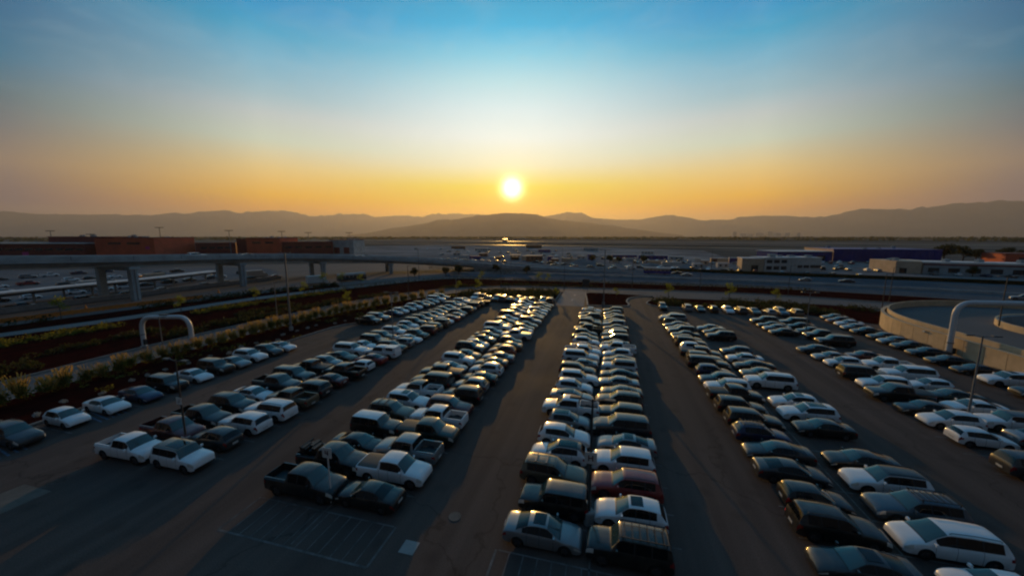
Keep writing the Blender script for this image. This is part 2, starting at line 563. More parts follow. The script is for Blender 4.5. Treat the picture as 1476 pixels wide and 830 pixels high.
PAINT = {
    'w': paint('white', (0.73, 0.735, 0.74)), 's': paint('silver', (0.23, 0.235, 0.24), 0.4), 'g': paint('grey', (0.035, 0.037, 0.04), 0.25),
    'k': paint('black', (0.006, 0.006, 0.0065)), 'n': paint('navy', (0.014, 0.022, 0.07), 0.3), 'r': paint('red', (0.24, 0.018, 0.016)),
    'm': paint('maroon', (0.09, 0.014, 0.016), 0.3), 't': paint('tan', (0.12, 0.095, 0.062), 0.2), 'o': paint('orange red', (0.34, 0.06, 0.015)),
    'e': paint('dark green', (0.010, 0.024, 0.020), 0.2), 'b': paint('blue grey', (0.06, 0.085, 0.11), 0.3), 'd': paint('dark brown', (0.04, 0.025, 0.018), 0.3),
    'y': paint('sandy beige', (0.20, 0.16, 0.105), 0.2),
}
CNAME = {'w': 'white', 's': 'silver', 'g': 'grey', 'k': 'black', 'n': 'dark blue', 'r': 'red', 'm': 'maroon', 't': 'tan', 'o': 'orange-red',
         'e': 'dark green', 'b': 'blue-grey', 'd': 'dark brown', 'y': 'beige'}

# ------------------------------------------------------------------ ground, roads, beds
def terrain():
    mb = MB()
    n = 96
    rr = [0, 60, 150, 300, 600, 1200, 2500, 5000, 10000, 18000, 28500]
    vs = [(0, 0, -0.2)]
    for r in rr[1:]:
        for k in range(n):
            a = 2 * math.pi * k / n
            vs.append((r * math.cos(a), r * math.sin(a), -0.2))
    fs = [(0, 1 + k, 1 + (k + 1) % n) for k in range(n)]
    for i in range(len(rr) - 2):
        for k in range(n):
            a, b = 1 + i * n + k, 1 + i * n + (k + 1) % n
            fs.append((a, a + n, b + n, b))
    mb.add(vs, fs)
    o = mb.build('terrain', M['plain'])
    o['kind'] = 'structure'
terrain()

ROAD1_N = smooth_line([(-65.5, -30), (-65.5, 10), (-65.8, 26), (-66.6, 38), (-65.6, 54), (-62.6, 77), (-56.5, 95), (-46.2, 112), (-31.6, 121.5), (-14.9, 123.0)])
ROAD1_F = smooth_line([(-74.5, -30), (-74.5, 10), (-74.6, 27), (-75.2, 42), (-74, 62), (-69.3, 90), (-59.3, 113), (-46, 125.5), (-32, 131.8), (-2, 133.6), (29, 134.3), (51, 132.5), (75, 126), (120, 108), (170, 84)])
ROAD1_R = smooth_line([(18.5, 117.6), (44, 117.2), (68, 114.4), (110, 97), (160, 72)])
LOT_TOP_L = [(-14.0, 104.0), (-38, 104.3)]
HEDGE_IN = smooth_line([(-54.7, -30), (-54.7, 54), (-51.8, 66.6), (-49.2, 79), (-46.0, 97)]) + [Vector((-43, 102.5, 0)), Vector((-38, 104.3, 0))]

sheet('lot_pavement', [(-55, -30), (62, -30), (62, 103), (58, 118), (-60, 119), (-60, 60), (-55, 50)], 0.0, M['asphalt'])
road_poly = list(ROAD1_N) + [Vector((5, 122.4, 0))] + list(ROAD1_R) + list(reversed(ROAD1_F))
sheet('access_road', road_poly, 0.006, M['road'])
sheet('exit_road', [(-13.2, 98), (-5.6, 98), (-6.4, 126), (-13.8, 126)], 0.012, M['pale_road'])

def bed(name, poly, h=0.14):
    return raised(name, poly, -0.15, h, M['mulch'])

bed('hedge_bed', list(HEDGE_IN) + [Vector((-14.2, 104.0, 0)), Vector((-14.6, 122.2, 0))] + list(reversed(ROAD1_N[:-1])))
CENTER_BED = smooth_line([(-4.6, 99.6), (-5.4, 110), (-6.3, 121), (-5.0, 122.6), (4, 122.2), (13.0, 120.8), (14.2, 120.2), (10.0, 118.4), (7.0, 114.5), (5.9, 108.5), (6.3, 103.5), (5.6, 101.2)], 1.2)
bed('exit_island_bed', CENTER_BED)
RIGHT_BED = smooth_line([(11.2, 106.5), (11.7, 109.5), (14, 113.6), (19, 116.8)], 1.0)
bed('kerb_bed', RIGHT_BED + list(ROAD1_R[1:14]) + [Vector((66, 114.2, 0)), Vector((66, 93, 0)), Vector((56.8, 93.5, 0)), Vector((53, 95.5, 0)), Vector((47, 100.5, 0)), Vector((43, 102.6, 0)), Vector((14, 102.8, 0)), Vector((12.0, 104.2, 0))])
ROAD2_N = smooth_line([(-118, -10), (-111.5, 25), (-108.0, 40), (-103.5, 54.3), (-98.8, 83.6), (-88.6, 109.4), (-67.5, 146.5), (-37.6, 148.6), (-2.3, 149.7), (31.7, 148.6), (57, 148.2), (89, 140), (120, 128), (190, 96)])
ROAD2_F = smooth_line([(-124, -10), (-118, 25), (-113.5, 41.8), (-109.2, 57.7), (-105.2, 85), (-94.8, 114), (-71, 152.5), (-37.6, 150.4), (-2.3, 151.3)])
bed('median_bed', list(ROAD1_F) + list(reversed(ROAD2_N)), 0.22)
sheet('frontage_path', list(ROAD2_N[:60]) + [Vector((-2.3, 149.7, 0))] + list(reversed(ROAD2_F)) if False else list(smooth_line([(-118, -10), (-111.5, 25), (-108.0, 40), (-103.5, 54.3), (-98.8, 83.6), (-88.6, 109.4), (-67.5, 146.5), (-37.6, 148.6), (-2.3, 149.7)])) + list(reversed(ROAD2_F)), 0.03, M['pale_road'])
# land under and around the flyover
bed('verge_bed', [(-124.5, -10), (-118.5, 25), (-114, 41.8), (-109.8, 57.7), (-105.7, 85), (-95.4, 114), (-99, 118), (-111, 88), (-117, 62), (-121, 42), (-127, 25), (-134, -10)], 0.2)
sheet('lower_road', [(-134.2, -10), (-127.2, 25), (-121.2, 42), (-117.2, 62), (-111.2, 88), (-99.2, 118), (-72, 156), (-40, 160), (-40, 215), (-120, 235), (-230, 190), (-330, 90), (-330, -60)], -0.06, M['road'])
sheet('lower_yard', [(-170, -20), (-160, 60), (-158, 110), (-160, 150), (-200, 175), (-330, 120), (-330, -60)], -0.05, M['yard'])
HWY_N = [(-71.8, 152.5), (-37.6, 150.6), (-2.3, 151.4), (31.7, 148.9), (57, 148.5), (89, 140.3), (120, 128.3), (190, 96), (300, 30)]
HWY_F = [(-82, 186), (-57, 222), (-3.5, 213.5), (44, 208.8), (76, 200), (122, 192), (170, 178), (300, 130), (420, 70)]
sheet('highway', smooth_line(HWY_N) + list(reversed(smooth_line(HWY_F))), -0.02, M['highway'])
sheet('construction_ground', [(-60, 226), (-3.5, 216), (44, 211), (76, 203), (122, 195), (170, 182), (330, 140), (420, 400), (250, 330), (100, 300), (0, 330), (-150, 345), (-230, 300), (-130, 250)], -0.1, M['soil'])
# airfield: apron, taxiway and runway strips lit by the low sun
sheet('apron', [(-150, 346), (0, 331), (95, 303), (120, 520), (-60, 640), (-330, 690), (-420, 560), (-300, 340), (-230, 302)], -0.12, M['apron'])
sheet('taxiway', [(-900, 900), (-880, 860), (600, 560), (610, 590)], -0.13, M['runway'])
sheet('runway', [(-1900, 1560), (-1850, 1490), (1500, 900), (1520, 950)], -0.13, M['runway'])

M['scrub'] = mat('dark scrub', (0.075, 0.075, 0.064), 0.95, noise=(0.01, 0.5), spec=0.0)
M['stubble'] = mat('pale stubble', (0.24, 0.21, 0.165), 0.95, noise=(0.01, 0.35), spec=0.0)
for pts, k in (([(-700, 700), (-120, 760), (250, 640), (900, 420), (1000, 520), (300, 760), (-120, 860), (-760, 800)], 'scrub'), ([(-1500, 1300), (-300, 1300), (300, 1080), (1500, 700), (1560, 820), (300, 1230), (-300, 1460), (-1600, 1440)], 'stubble'),
               ([(-2600, 2300), (-400, 2000), (900, 1500), (2600, 900), (2900, 1300), (1000, 2100), (-500, 2700), (-2900, 2900)], 'scrub'), ([(420, 330), (900, 200), (1000, 330), (480, 420)], 'scrub'), ([(-1200, 560), (-520, 640), (-560, 720), (-1250, 640)], 'stubble')):
    sheet('field', pts, -0.16, M[k])

# kerbs
def kerb(line, name='kerb', w=0.2, h=0.15):
    o = strip_mb(line, w, -0.12, h).build(name, M['kerb'])
    o['kind'] = 'structure'
kerb([p for p in HEDGE_IN] + [Vector((-14.2, 104.0, 0)), Vector((-14.5, 122.0, 0))], h=0.19)
kerb(ROAD1_N[:-1], h=0.19)
kerb(CENTER_BED + [CENTER_BED[0]], h=0.2, w=0.35)
kerb([Vector((43, 102.6, 0)), Vector((14, 102.8, 0)), Vector((12.0, 104.2, 0))] + RIGHT_BED, h=0.2, w=0.3)
kerb(ROAD1_R, h=0.19)
kerb(ROAD1_F, h=0.27)
kerb(ROAD2_N, h=0.27)

# road markings, each sheet a few millimetres above the road
def marks(name, quads, z, m):
    mb = MB()
    for (x0, y0, x1, y1, w) in quads:
        d = Vector((x1 - x0, y1 - y0, 0)).normalized()
        n = Vector((-d.y, d.x, 0)) * w / 2
        a, b = Vector((x0, y0, z)), Vector((x1, y1, z))
        mb.add([a - n, b - n, b + n, a + n], [(0, 1, 2, 3)])
    o = mb.build(name, m)
    o['kind'] = 'structure'
    return o

PITCH_Y = 2.8
Y0 = 20.2
def slot_y(k):
    return Y0 + PITCH_Y * k
ROWX = {'A': -51.6, 'B': -36.1, 'C': -18.15, 'D': -0.35, 'E': 17.6, 'F': 35.9, 'G': 49.9}
lines = []
for r, (ka, kb, sides) in {'B': (0, 27, 3), 'C': (-1, 28, 3), 'D': (-1, 26, 3), 'E': (0, 25, 3), 'F': (2, 25, 3)}.items():
    x = ROWX[r]
    for k in range(ka, kb + 1):
        y = slot_y(k + 0.5)
        lines.append((x - 5.35, y, x + 5.35, y, 0.1))
    lines.append((x, slot_y(ka - 0.5), x, slot_y(kb + 0.5), 0.1))
for k in range(-3, 29):
    lines.append((-54.3, slot_y(k + 0.35), -49.0, slot_y(k + 0.35), 0.1))
for k in range(6, 27):
    lines.append((47.2, slot_y(k + 0.2), 52.4, slot_y(k + 0.2), 0.1))
for i in range(10):
    lines.append((-37 + i * 2.7, 98.4, -37 + i * 2.7, 103.6, 0.1))
for i in range(14):
    lines.append((13.5 + i * 2.6, 97.4, 13.5 + i * 2.6, 102.4, 0.1))
marks('stall_markings', lines, 0.005, M['faded_paint'])
# hatched ends of the rows
hatch = []
for r in ('C', 'D'):
    x = ROWX[r]
    ya, yb = slot_y(-0.55) - 2.9, slot_y(-0.5)
    hatch += [(x - 5.5, ya, x + 5.5, ya, 0.14), (x - 5.5, ya, x - 5.5, yb, 0.14), (x + 5.5, ya, x + 5.5, yb, 0.14)]
    for i in range(1, 13 if r != 'B' else 1):
        xx = x - 5.5 + 11.0 * i / 13
        hatch.append((xx, ya + 0.1, xx, yb, 0.07))
marks('hatched_row_ends', hatch, 0.009, M['faded_paint'])
marks('accessible_bay_markings', [(-54, 24.2 + i * 0.5, -49.2, 23.4 + i * 0.5, 0.16) for i in range(5)] + [(-54, 17.2 + i * 0.5, -49.2, 16.4 + i * 0.5, 0.16) for i in range(5)], 0.009, M['blue_paint'])
dash = []
mid = [(a + b) / 2 for a, b in zip(smooth_line([(-65.5, -30), (-65.6, 26), (-65.6, 54), (-62.6, 77), (-56.5, 95), (-46.2, 112), (-31.6, 121.5), (-5, 122.5), (18, 120), (44, 117.2), (68, 114.4), (110, 97)], 2.0),
                                   smooth_line([(-74.5, -30), (-74.6, 27), (-74, 62), (-69.3, 90), (-59.3, 113), (-46, 125.5), (-32, 131.8), (-2, 133.6), (29, 134.3), (51, 132.5), (75, 126), (120, 108)], 2.0))]
for a, b in list(zip(mid, mid[1:]))[::3]:
    dash.append((a.x, a.y, b.x, b.y, 0.14))
marks('access_road_dashes', dash, 0.014, M['yellow_paint'])
hl = []
hn, hf = smooth_line(HWY_N, 4), smooth_line(HWY_F, 4)
def hwy_at(t, u):
    a = hn[min(len(hn) - 1, int(t * (len(hn) - 1)))]
    b = hf[min(len(hf) - 1, int(t * (len(hf) - 1)))]
    return a + (b - a) * u
for u, solid in ((0.05, 1), (0.14, 0), (0.22, 0), (0.32, 1), (0.62, 1), (0.75, 0), (0.94, 1)):
    for i in range(0, 120, 1 if solid else 3):
        a, b = hwy_at(i / 120, u), hwy_at((i + 1) / 120, u)
        if (b - a).length > 0.3:
            hl.append((a.x, a.y, b.x, b.y, 0.22))
marks('highway_lane_lines', hl, -0.012, M['paint'])
ar = []
for (x, y) in ((-9.5, 106), (-9.5, 115)):
    ar += [(x, y, x, y + 3, 0.3), (x - 0.5, y + 2.2, x, y + 3.2, 0.25), (x + 0.5, y + 2.2, x, y + 3.2, 0.25)]
marks('exit_lane_arrows', ar, 0.017, M['paint'])
# utility covers and patches set in the asphalt
tag(sheet('concrete_patch', [(-42.6, 13.0), (-39.3, 13.0), (-39.2, 15.4), (-42.3, 15.4)], 0.008, M['patch'], None), None, None, None, 'structure')
tag(MB().box((-11.0, 17.6, 0.01), (0.95, 0.95, 0.03)).build('utility_cover', M['concrete']), 'square concrete utility cover set in the asphalt beside the hatched row end', 'utility cover')
tag(MB().tube([(-9.3, 20.6, 0.0), (-9.3, 20.6, 0.022)], 0.42, 20).build('manhole_cover', M['patch']), 'round manhole cover in the asphalt aisle near the parked cars', 'manhole cover')
tag(MB().tube([(-43.2, 20.2, 0.0), (-43.2, 20.2, 0.022)], 0.42, 20).build('manhole_cover', M['patch']), 'round manhole cover in the aisle behind the white pickup', 'manhole cover')

exec_cars = None
# ------------------------------------------------------------------ cars
def interp(pts, x):
    if x <= pts[0][0]:
        return pts[0][1]
    for (a, va), (b, vb) in zip(pts, pts[1:]):
        if x <= b:
            return va + (vb - va) * (x - a) / (b - a)
    return pts[-1][1]

CARS = {
    # x runs from the rear bumper (0) to the front bumper (L)
    'S': dict(L=4.85, W=0.92, top=[(0, .76), (.05, .93), (.14, 1.03), (.30, 1.07), (.80, 1.11), (1.60, 1.41), (2.15, 1.46), (2.75, 1.43), (3.55, 1.00), (4.15, .93), (4.55, .84), (4.75, .74), (4.85, .60)],
              belt=[(0, .92), (.8, 1.0), (3.6, .93)], ws=(2.78, 3.52), rw=(.86, 1.58), sw=[(1.25, 1.52), (1.58, 2.28), (2.36, 3.12)], wheels=(.98, 3.86), R=.335, wid=.665, tail=(2, 3), clear=.20),
    'H': dict(L=4.55, W=0.925, top=[(0, .80), (.04, 1.02), (.12, 1.10), (.50, 1.53), (.9, 1.61), (1.6, 1.66), (2.35, 1.62), (3.18, 1.10), (3.8, 1.02), (4.25, .90), (4.45, .78), (4.55, .62)],
              belt=[(0, 1.0), (.5, 1.10), (3.3, 1.0)], ws=(2.40, 3.14), rw=(.14, .48), sw=[(.72, 1.12), (1.18, 1.95), (2.03, 2.80)], wheels=(.82, 3.60), R=.35, wid=.68, tail=(2, 3), clear=.23),
    'U': dict(L=4.95, W=0.97, top=[(0, .85), (.04, 1.05), (.10, 1.16), (.36, 1.70), (.7, 1.76), (1.8, 1.79), (2.65, 1.74), (3.40, 1.20), (4.1, 1.13), (4.62, 1.03), (4.86, .88), (4.95, .68)],
              belt=[(0, 1.08), (.5, 1.16), (3.5, 1.09)], ws=(2.70, 3.36), rw=(.12, .36), sw=[(.58, 1.22), (1.30, 2.10), (2.18, 3.02)], wheels=(.96, 3.96), R=.39, wid=.715, tail=(2, 3), clear=.25),
    'B': dict(L=4.85, W=0.965, top=[(0, .95), (.04, 1.12), (.08, 1.20), (.20, 1.76), (.4, 1.82), (1.8, 1.84), (2.95, 1.80), (3.42, 1.22), (4.2, 1.17), (4.68, 1.10), (4.80, .98), (4.85, .72)],
              belt=[(0, 1.14), (.5, 1.18), (3.5, 1.14)], ws=(2.98, 3.40), rw=(.10, .20), sw=[(.42, 1.18), (1.26, 2.10), (2.18, 3.08)], wheels=(.95, 3.92), R=.40, wid=.78, tail=(2, 3), clear=.28),
    'V': dict(L=5.10, W=0.985, top=[(0, .85), (.04, 1.05), (.10, 1.14), (.36, 1.66), (.7, 1.73), (1.9, 1.77), (3.0, 1.72), (4.08, 1.12), (4.6, 1.00), (4.9, .88), (5.04, .76), (5.10, .60)],
              belt=[(0, 1.02), (.5, 1.08), (4.1, 1.00)], ws=(3.06, 4.05), rw=(.12, .36), sw=[(.55, 1.45), (1.53, 2.62), (2.70, 3.60)], wheels=(.98, 4.06), R=.345, wid=.72, tail=(2, 3), clear=.20),
    'P': dict(L=5.75, W=1.01, top=[(0, 1.02), (.04, 1.26), (.08, 1.31), (1.92, 1.34), (1.96, 1.38), (2.06, 1.84), (2.2, 1.91), (2.9, 1.95), (3.62, 1.91), (4.30, 1.30), (4.9, 1.24), (5.5, 1.14), (5.68, 1.00), (5.75, .78)],
              belt=[(0, 1.26), (1.9, 1.26), (4.4, 1.20)], ws=(3.66, 4.27), rw=(1.95, 2.07), sw=[(2.20, 2.90), (2.98, 3.96)], wheels=(1.16, 4.78), R=.42, wid=.745, tail=(2, 3), clear=.33),
}

CARS['T'] = dict(CARS['S'], L=4.95, top=[(0, .78), (.05, .98), (.14, 1.08), (.40, 1.13), (.7, 1.17), (1.75, 1.42), (2.3, 1.45), (2.75, 1.42), (3.62, .99), (4.2, .92), (4.6, .82), (4.84, .70), (4.95, .56)],
                 belt=[(0, .96), (.8, 1.03), (3.7, .92)], ws=(2.80, 3.58), rw=(.72, 1.70), sw=[(1.30, 1.62), (1.70, 2.36), (2.44, 3.14)], wheels=(1.0, 3.96))
CARS['C'] = dict(CARS['H'], L=4.2, W=.89, top=[(0, .78), (.04, .98), (.10, 1.06), (.34, 1.40), (.7, 1.50), (1.5, 1.53), (2.1, 1.50), (3.0, 1.02), (3.5, .95), (3.95, .84), (4.12, .72), (4.2, .56)],
                 belt=[(0, .95), (.5, 1.02), (3.1, .92)], ws=(2.16, 2.95), rw=(.12, .40), sw=[(.58, .98), (1.04, 1.74), (1.82, 2.62)], wheels=(.76, 3.34), R=.32)
CARS['K'] = dict(CARS['U'], L=5.45, W=1.01, top=[(0, .9), (.04, 1.12), (.10, 1.22), (.28, 1.80), (.6, 1.87), (2.0, 1.90), (3.15, 1.86), (3.85, 1.28), (4.6, 1.22), (5.15, 1.12), (5.38, .98), (5.45, .74)],
                 belt=[(0, 1.14), (.5, 1.20), (3.9, 1.16)], ws=(3.20, 3.82), rw=(.12, .28), sw=[(.48, 1.42), (1.52, 2.46), (2.56, 3.46)], wheels=(1.1, 4.38), R=.41)

def wheel_mesh(rad, w=0.23, rimmat=True):
    """wheel axis along Y, face outward on -Y side"""
    t = MB()
    n = 20
    prof = [(-w / 2, rad * .66), (-w / 2, rad * .93), (-w / 2 + .025, rad), (w / 2 - .025, rad), (w / 2, rad * .93), (w / 2, rad * .66)]
    vs, fs = [], []
    for k in range(n):
        a = 2 * math.pi * k / n
        for (y, r) in prof:
            vs.append((r * math.cos(a), y, r * math.sin(a)))
    m = len(prof)
    for k in range(n):
        for j in range(m - 1):
            a, b = k * m + j, ((k + 1) % n) * m + j
            fs.append((a, b, b + 1, a + 1))
    t.add(vs, fs)
    r = MB()
    hub = .02
    for side in (-1, 1):
        y0 = side * (w / 2 - .03)
        # dish
        vs = [(0, y0 * .6, 0)] + [(rad * .64 * math.cos(2 * math.pi * k / n), y0 * .6, rad * .64 * math.sin(2 * math.pi * k / n)) for k in range(n)]
        r.add(vs, [(0, 1 + (k + 1) % n, 1 + k) if side > 0 else (0, 1 + k, 1 + (k + 1) % n) for k in range(n)], 1)
        for s in range(5):
            a = 2 * math.pi * s / 5
            c, d = math.cos(a), math.sin(a)
            h = rad * .11
            q = [(c * rad * .08 - d * h, d * rad * .08 + c * h), (c * rad * .08 + d * h, d * rad * .08 - c * h), (c * rad * .66 + d * h * .8, d * rad * .66 - c * h * .8), (c * rad * .66 - d * h * .8, d * rad * .66 + c * h * .8)]
            yo = y0 + side * .012
            r.add([(p[0], yo, p[1]) for p in q] + [(p[0], y0 * .6, p[1]) for p in q],
                  [((0, 1, 2, 3) if side < 0 else (3, 2, 1, 0)), (0, 4, 5, 1), (1, 5, 6, 2), (2, 6, 7, 3), (3, 7, 4, 0)], 0)
    return t, r

def car_geometry(typ, bed_mode=None):
    """returns a dict of named face groups in car space: nose towards +X, centred, wheels on z=0"""
    C = CARS[typ]
    L, W = C['L'], C['W']
    keys = {0.0, L}
    for a, b in [C['ws'], C['rw']] + C['sw']:
        keys |= {a, b}
    for q in [C['sw'][-1][1] + .06] + [(p[1] + r[0]) / 2 for p, r in zip(C['sw'], C['sw'][1:])] + ([C['sw'][0][0] - .04] if typ == 'P' else []):
        keys |= {q - .01, q + .01}
    keys.add(C['ws'][1] + .07)
    if typ == 'P':
        keys |= {.14, 1.90}
    x = 0.0
    xs = set(round(k, 4) for k in keys)
    grid = [0.03, 0.08, 0.16, 0.28, L - .03, L - .08, L - .16, L - .28, L - .42]
    while x < L:
        grid.append(x)
        x += 0.22
    for wx in C['wheels']:
        Rr = C['R'] + .07
        for k in range(-5, 6):
            grid.append(wx + Rr * math.sin(k / 5 * math.pi / 2))
    for g in sorted(grid):
        if 0 < g < L and all(abs(g - q) > 0.016 for q in xs):
            xs.add(round(g, 4))
    xs = sorted(xs)
    ker = [-.07, -.035, 0, .035, .07]
    hard = typ in 'PB'
    def top(x):
        if hard and typ == 'P' and 1.85 < x < 2.1:
            return interp(C['top'], x)
        return sum(interp(C['top'], min(max(x + k, 0), L)) for k in ker) / 5 if .1 < x < L - .1 else interp(C['top'], x)
    nose = [(0, .80), (.05, .885), (.16, .945), (.45, .985), (.9, 1.0)]
    tailp = [(0, .86), (.05, .92), (.14, .96), (.4, .99), (.9, 1.0)]
    secs = []
    for x in xs:
        zt = top(x)
        zb = min(interp(C['belt'], x), zt - .115)
        w = W * min(interp(nose, L - x), interp(tailp, x))
        t = min(1.0, max(0.0, (zt - zb - .06) / .42))
        wr = w * (.90 * (1 - t) + C['wid'] * t) if t > 0 else w * .90
        zs = C['clear'] + .10 * max(0, 1 - (L - x) / .5) + .14 * max(0, 1 - x / .5)
        arch = 0
        for wx in C['wheels']:
            Rr = C['R'] + .07
            if abs(x - wx) < Rr:
                arch = max(arch, C['R'] + math.sqrt(Rr * Rr - (x - wx) ** 2) * .98)
        wlo = .93
        if arch > zs:
            zs, wlo = arch, 1.0
        dd = zb - C['clear']
        z1 = max(C['clear'] + .12 * dd, zs + .02)
        z2 = max(zb - .30 * dd - .03, zs + .045)
        z3 = max(zb - .09, zs + .07)
        zb = max(zb, zs + .09)
        half = [(w * wlo, zs), (w * .985 if wlo < 1 else w * 1.005, z1), (w, z2), (w * .99, z3), (w * .955, zb)]
        re, ze = wr, zt - (.075 - .005 * t)
        ze = max(ze, zb + .002)
        for q in (.07, .93):
            half.append((w * .955 + (re - w * .955) * q, zb + (ze - zb) * q))
        half += [(re, ze), (re * .80, zt - .030), (re * .4, zt - .004), (0, zt)]
        secs.append(half)
    G = {}
    def put(name, pts):
        G.setdefault(name, MB()).add(pts, [tuple(range(len(pts)))])
    cx = L / 2
    def P(i, j, s):
        y, z = secs[i][j]
        return (xs[i] - cx, s * y, z)
    rwins = C['rw']
    roof_r = (rwins[1], C['ws'][0])
    nb = len(xs)
    for i in range(nb - 1):
        xm = (xs[i] + xs[i + 1]) / 2
        for j in range(10):
            g = 'body'
            sides = None
            if j >= 7 and C['ws'][0] < xm < C['ws'][1]:
                g = 'windshield'
            elif j >= 7 and rwins[0] < xm < rwins[1]:
                g = 'rear_window'
            elif j == 5:
                for q, (a, b) in enumerate(C['sw']):
                    if a < xm < b:
                        g = 'side_window_%d' % q
            if g == 'body' and j in (5, 6) and C['sw'][0][0] < xm < C['sw'][-1][1]:
                g = 'pillar' if j == 5 else 'body'
            seams = [C['sw'][-1][1] + .06] + [(p[1] + q[0]) / 2 for p, q in zip(C['sw'], C['sw'][1:])] + ([C['sw'][0][0] - .04] if typ == 'P' else [])
            if g == 'body' and 1 <= j <= 4 and any(abs(xm - q) < .0105 for q in seams):
                g = 'pillar'
            if g == 'body' and j >= 7 and C['ws'][1] < xm < C['ws'][1] + .07:
                g = 'pillar'
            if g != 'body':
                pass
            elif (j == 2 or (j == 3 and typ in 'UBPVK')) and L - .44 < xm < L - .02:
                g = 'headlight'
            elif j == C['tail'][0] and xm < .28:
                g = 'taillight'
            elif j == 3 and xm < .16 and typ in 'UBVHCK':
                g = 'taillight'
            elif j == 0 and not (typ in 'ST'):
                g = 'sill'
            elif typ == 'P' and j >= 7 and .14 < xm < 1.90:
                g = 'cover'
            elif j >= 7 and roof_r[0] < xm < roof_r[1]:
                g = 'roof'
            for s in (1, -1):
                pts = [P(i, j, s), P(i + 1, j, s), P(i + 1, j + 1, s), P(i, j + 1, s)]
                if s > 0:
                    pts = [pts[1], pts[0], pts[3], pts[2]]
                nm = g if g in ('body', 'windshield', 'rear_window', 'roof', 'sill', 'cover', 'pillar') else g + ('_l' if s > 0 else '_r')
                put(nm, pts)
        put('under', [P(i, 0, -1), P(i, 0, 1), P(i + 1, 0, 1), P(i + 1, 0, -1)])
    for j in range(10):
        for i, nm in ((0, 'rear'), (nb - 1, 'front')):
            a = [P(i, j, -1), P(i, j, 1), P(i, j + 1, 1), P(i, j + 1, -1)]
            if j == 9:
                a = [P(i, j, -1), P(i, j, 1), P(i, j + 1, 1)]
            if nm == 'front':
                pts = a
            else:
                pts = list(reversed(a))
            put('grille' if nm == 'front' and j in (1, 2) else ('sill' if j == 0 else 'body'), pts)
    # dark mass of the chassis
    G['under'].box((0, 0, C['clear'] + .12), (L * .9, W * 1.1, .2))
    G['under'].box((0, 0, C['clear'] + .4), (L * .9, W * 1.05, .3))
    return G, C, top

def weld(mb, dist=0.0008):
    me = bpy.data.meshes.new('tmp')
    me.from_pydata(mb.v, [], mb.f)
    bm = bmesh.new()
    bm.from_mesh(me)
    bmesh.ops.remove_doubles(bm, verts=bm.verts, dist=dist)
    bm.to_mesh(me)
    bm.free()
    r = MB()
    r.v = [tuple(v.co) for v in me.vertices]
    r.f = [tuple(p.vertices) for p in me.polygons]
    r.m = [0] * len(r.f)
    bpy.data.meshes.remove(me)
    return r

PROTO = {}
def slot_links(me, mats):
    for m in mats:
        me.materials.append(m)

def merged(groups, name, mats, smooth=38):
    """several (MB, material index) into one welded mesh"""
    allm = MB()
    for g, mi in groups:
        allm.add(g.v, g.f, mi)
    me = bpy.data.meshes.new(name)
    me.from_pydata(allm.v, [], allm.f)
    for m in mats:
        me.materials.append(m)
    me.polygons.foreach_set('material_index', allm.m)
    bm = bmesh.new()
    bm.from_mesh(me)
    bmesh.ops.remove_doubles(bm, verts=bm.verts, dist=0.0008)
    bm.to_mesh(me)
    bm.free()
    me.polygons.foreach_set('use_smooth', [True] * len(me.polygons))
    me.set_sharp_from_angle(angle=R(smooth))
    me.update()
    return me

def bed_box(C, floor_mat_index, mb_list):
    """the open load bed of a pickup: floor and inner walls"""
    W = C['W']
    cx = C['L'] / 2
    b = MB()
    x0, x1, y, z0, z1 = .14 - cx, 1.90 - cx, W * .80, .78, 1.325
    b.add([(x0, -y, z0), (x1, -y, z0), (x1, y, z0), (x0, y, z0)], [(0, 1, 2, 3)])
    w = MB()
    for (ax, ay, bx, by) in ((x0, -y, x1, -y), (x1, -y, x1, y), (x1, y, x0, y), (x0, y, x0, -y)):
        w.add([(ax, ay, z0), (bx, by, z0), (bx, by, z1), (ax, ay, z1)], [(3, 2, 1, 0)])
    # rail tops
    for s in (-1, 1):
        w.add([(x0, s * y, z1), (x1, s * y, z1), (x1, s * W * .9, z1), (x0, s * W * .9, z1)], [(0, 1, 2, 3) if s > 0 else (3, 2, 1, 0)])
    return b, w

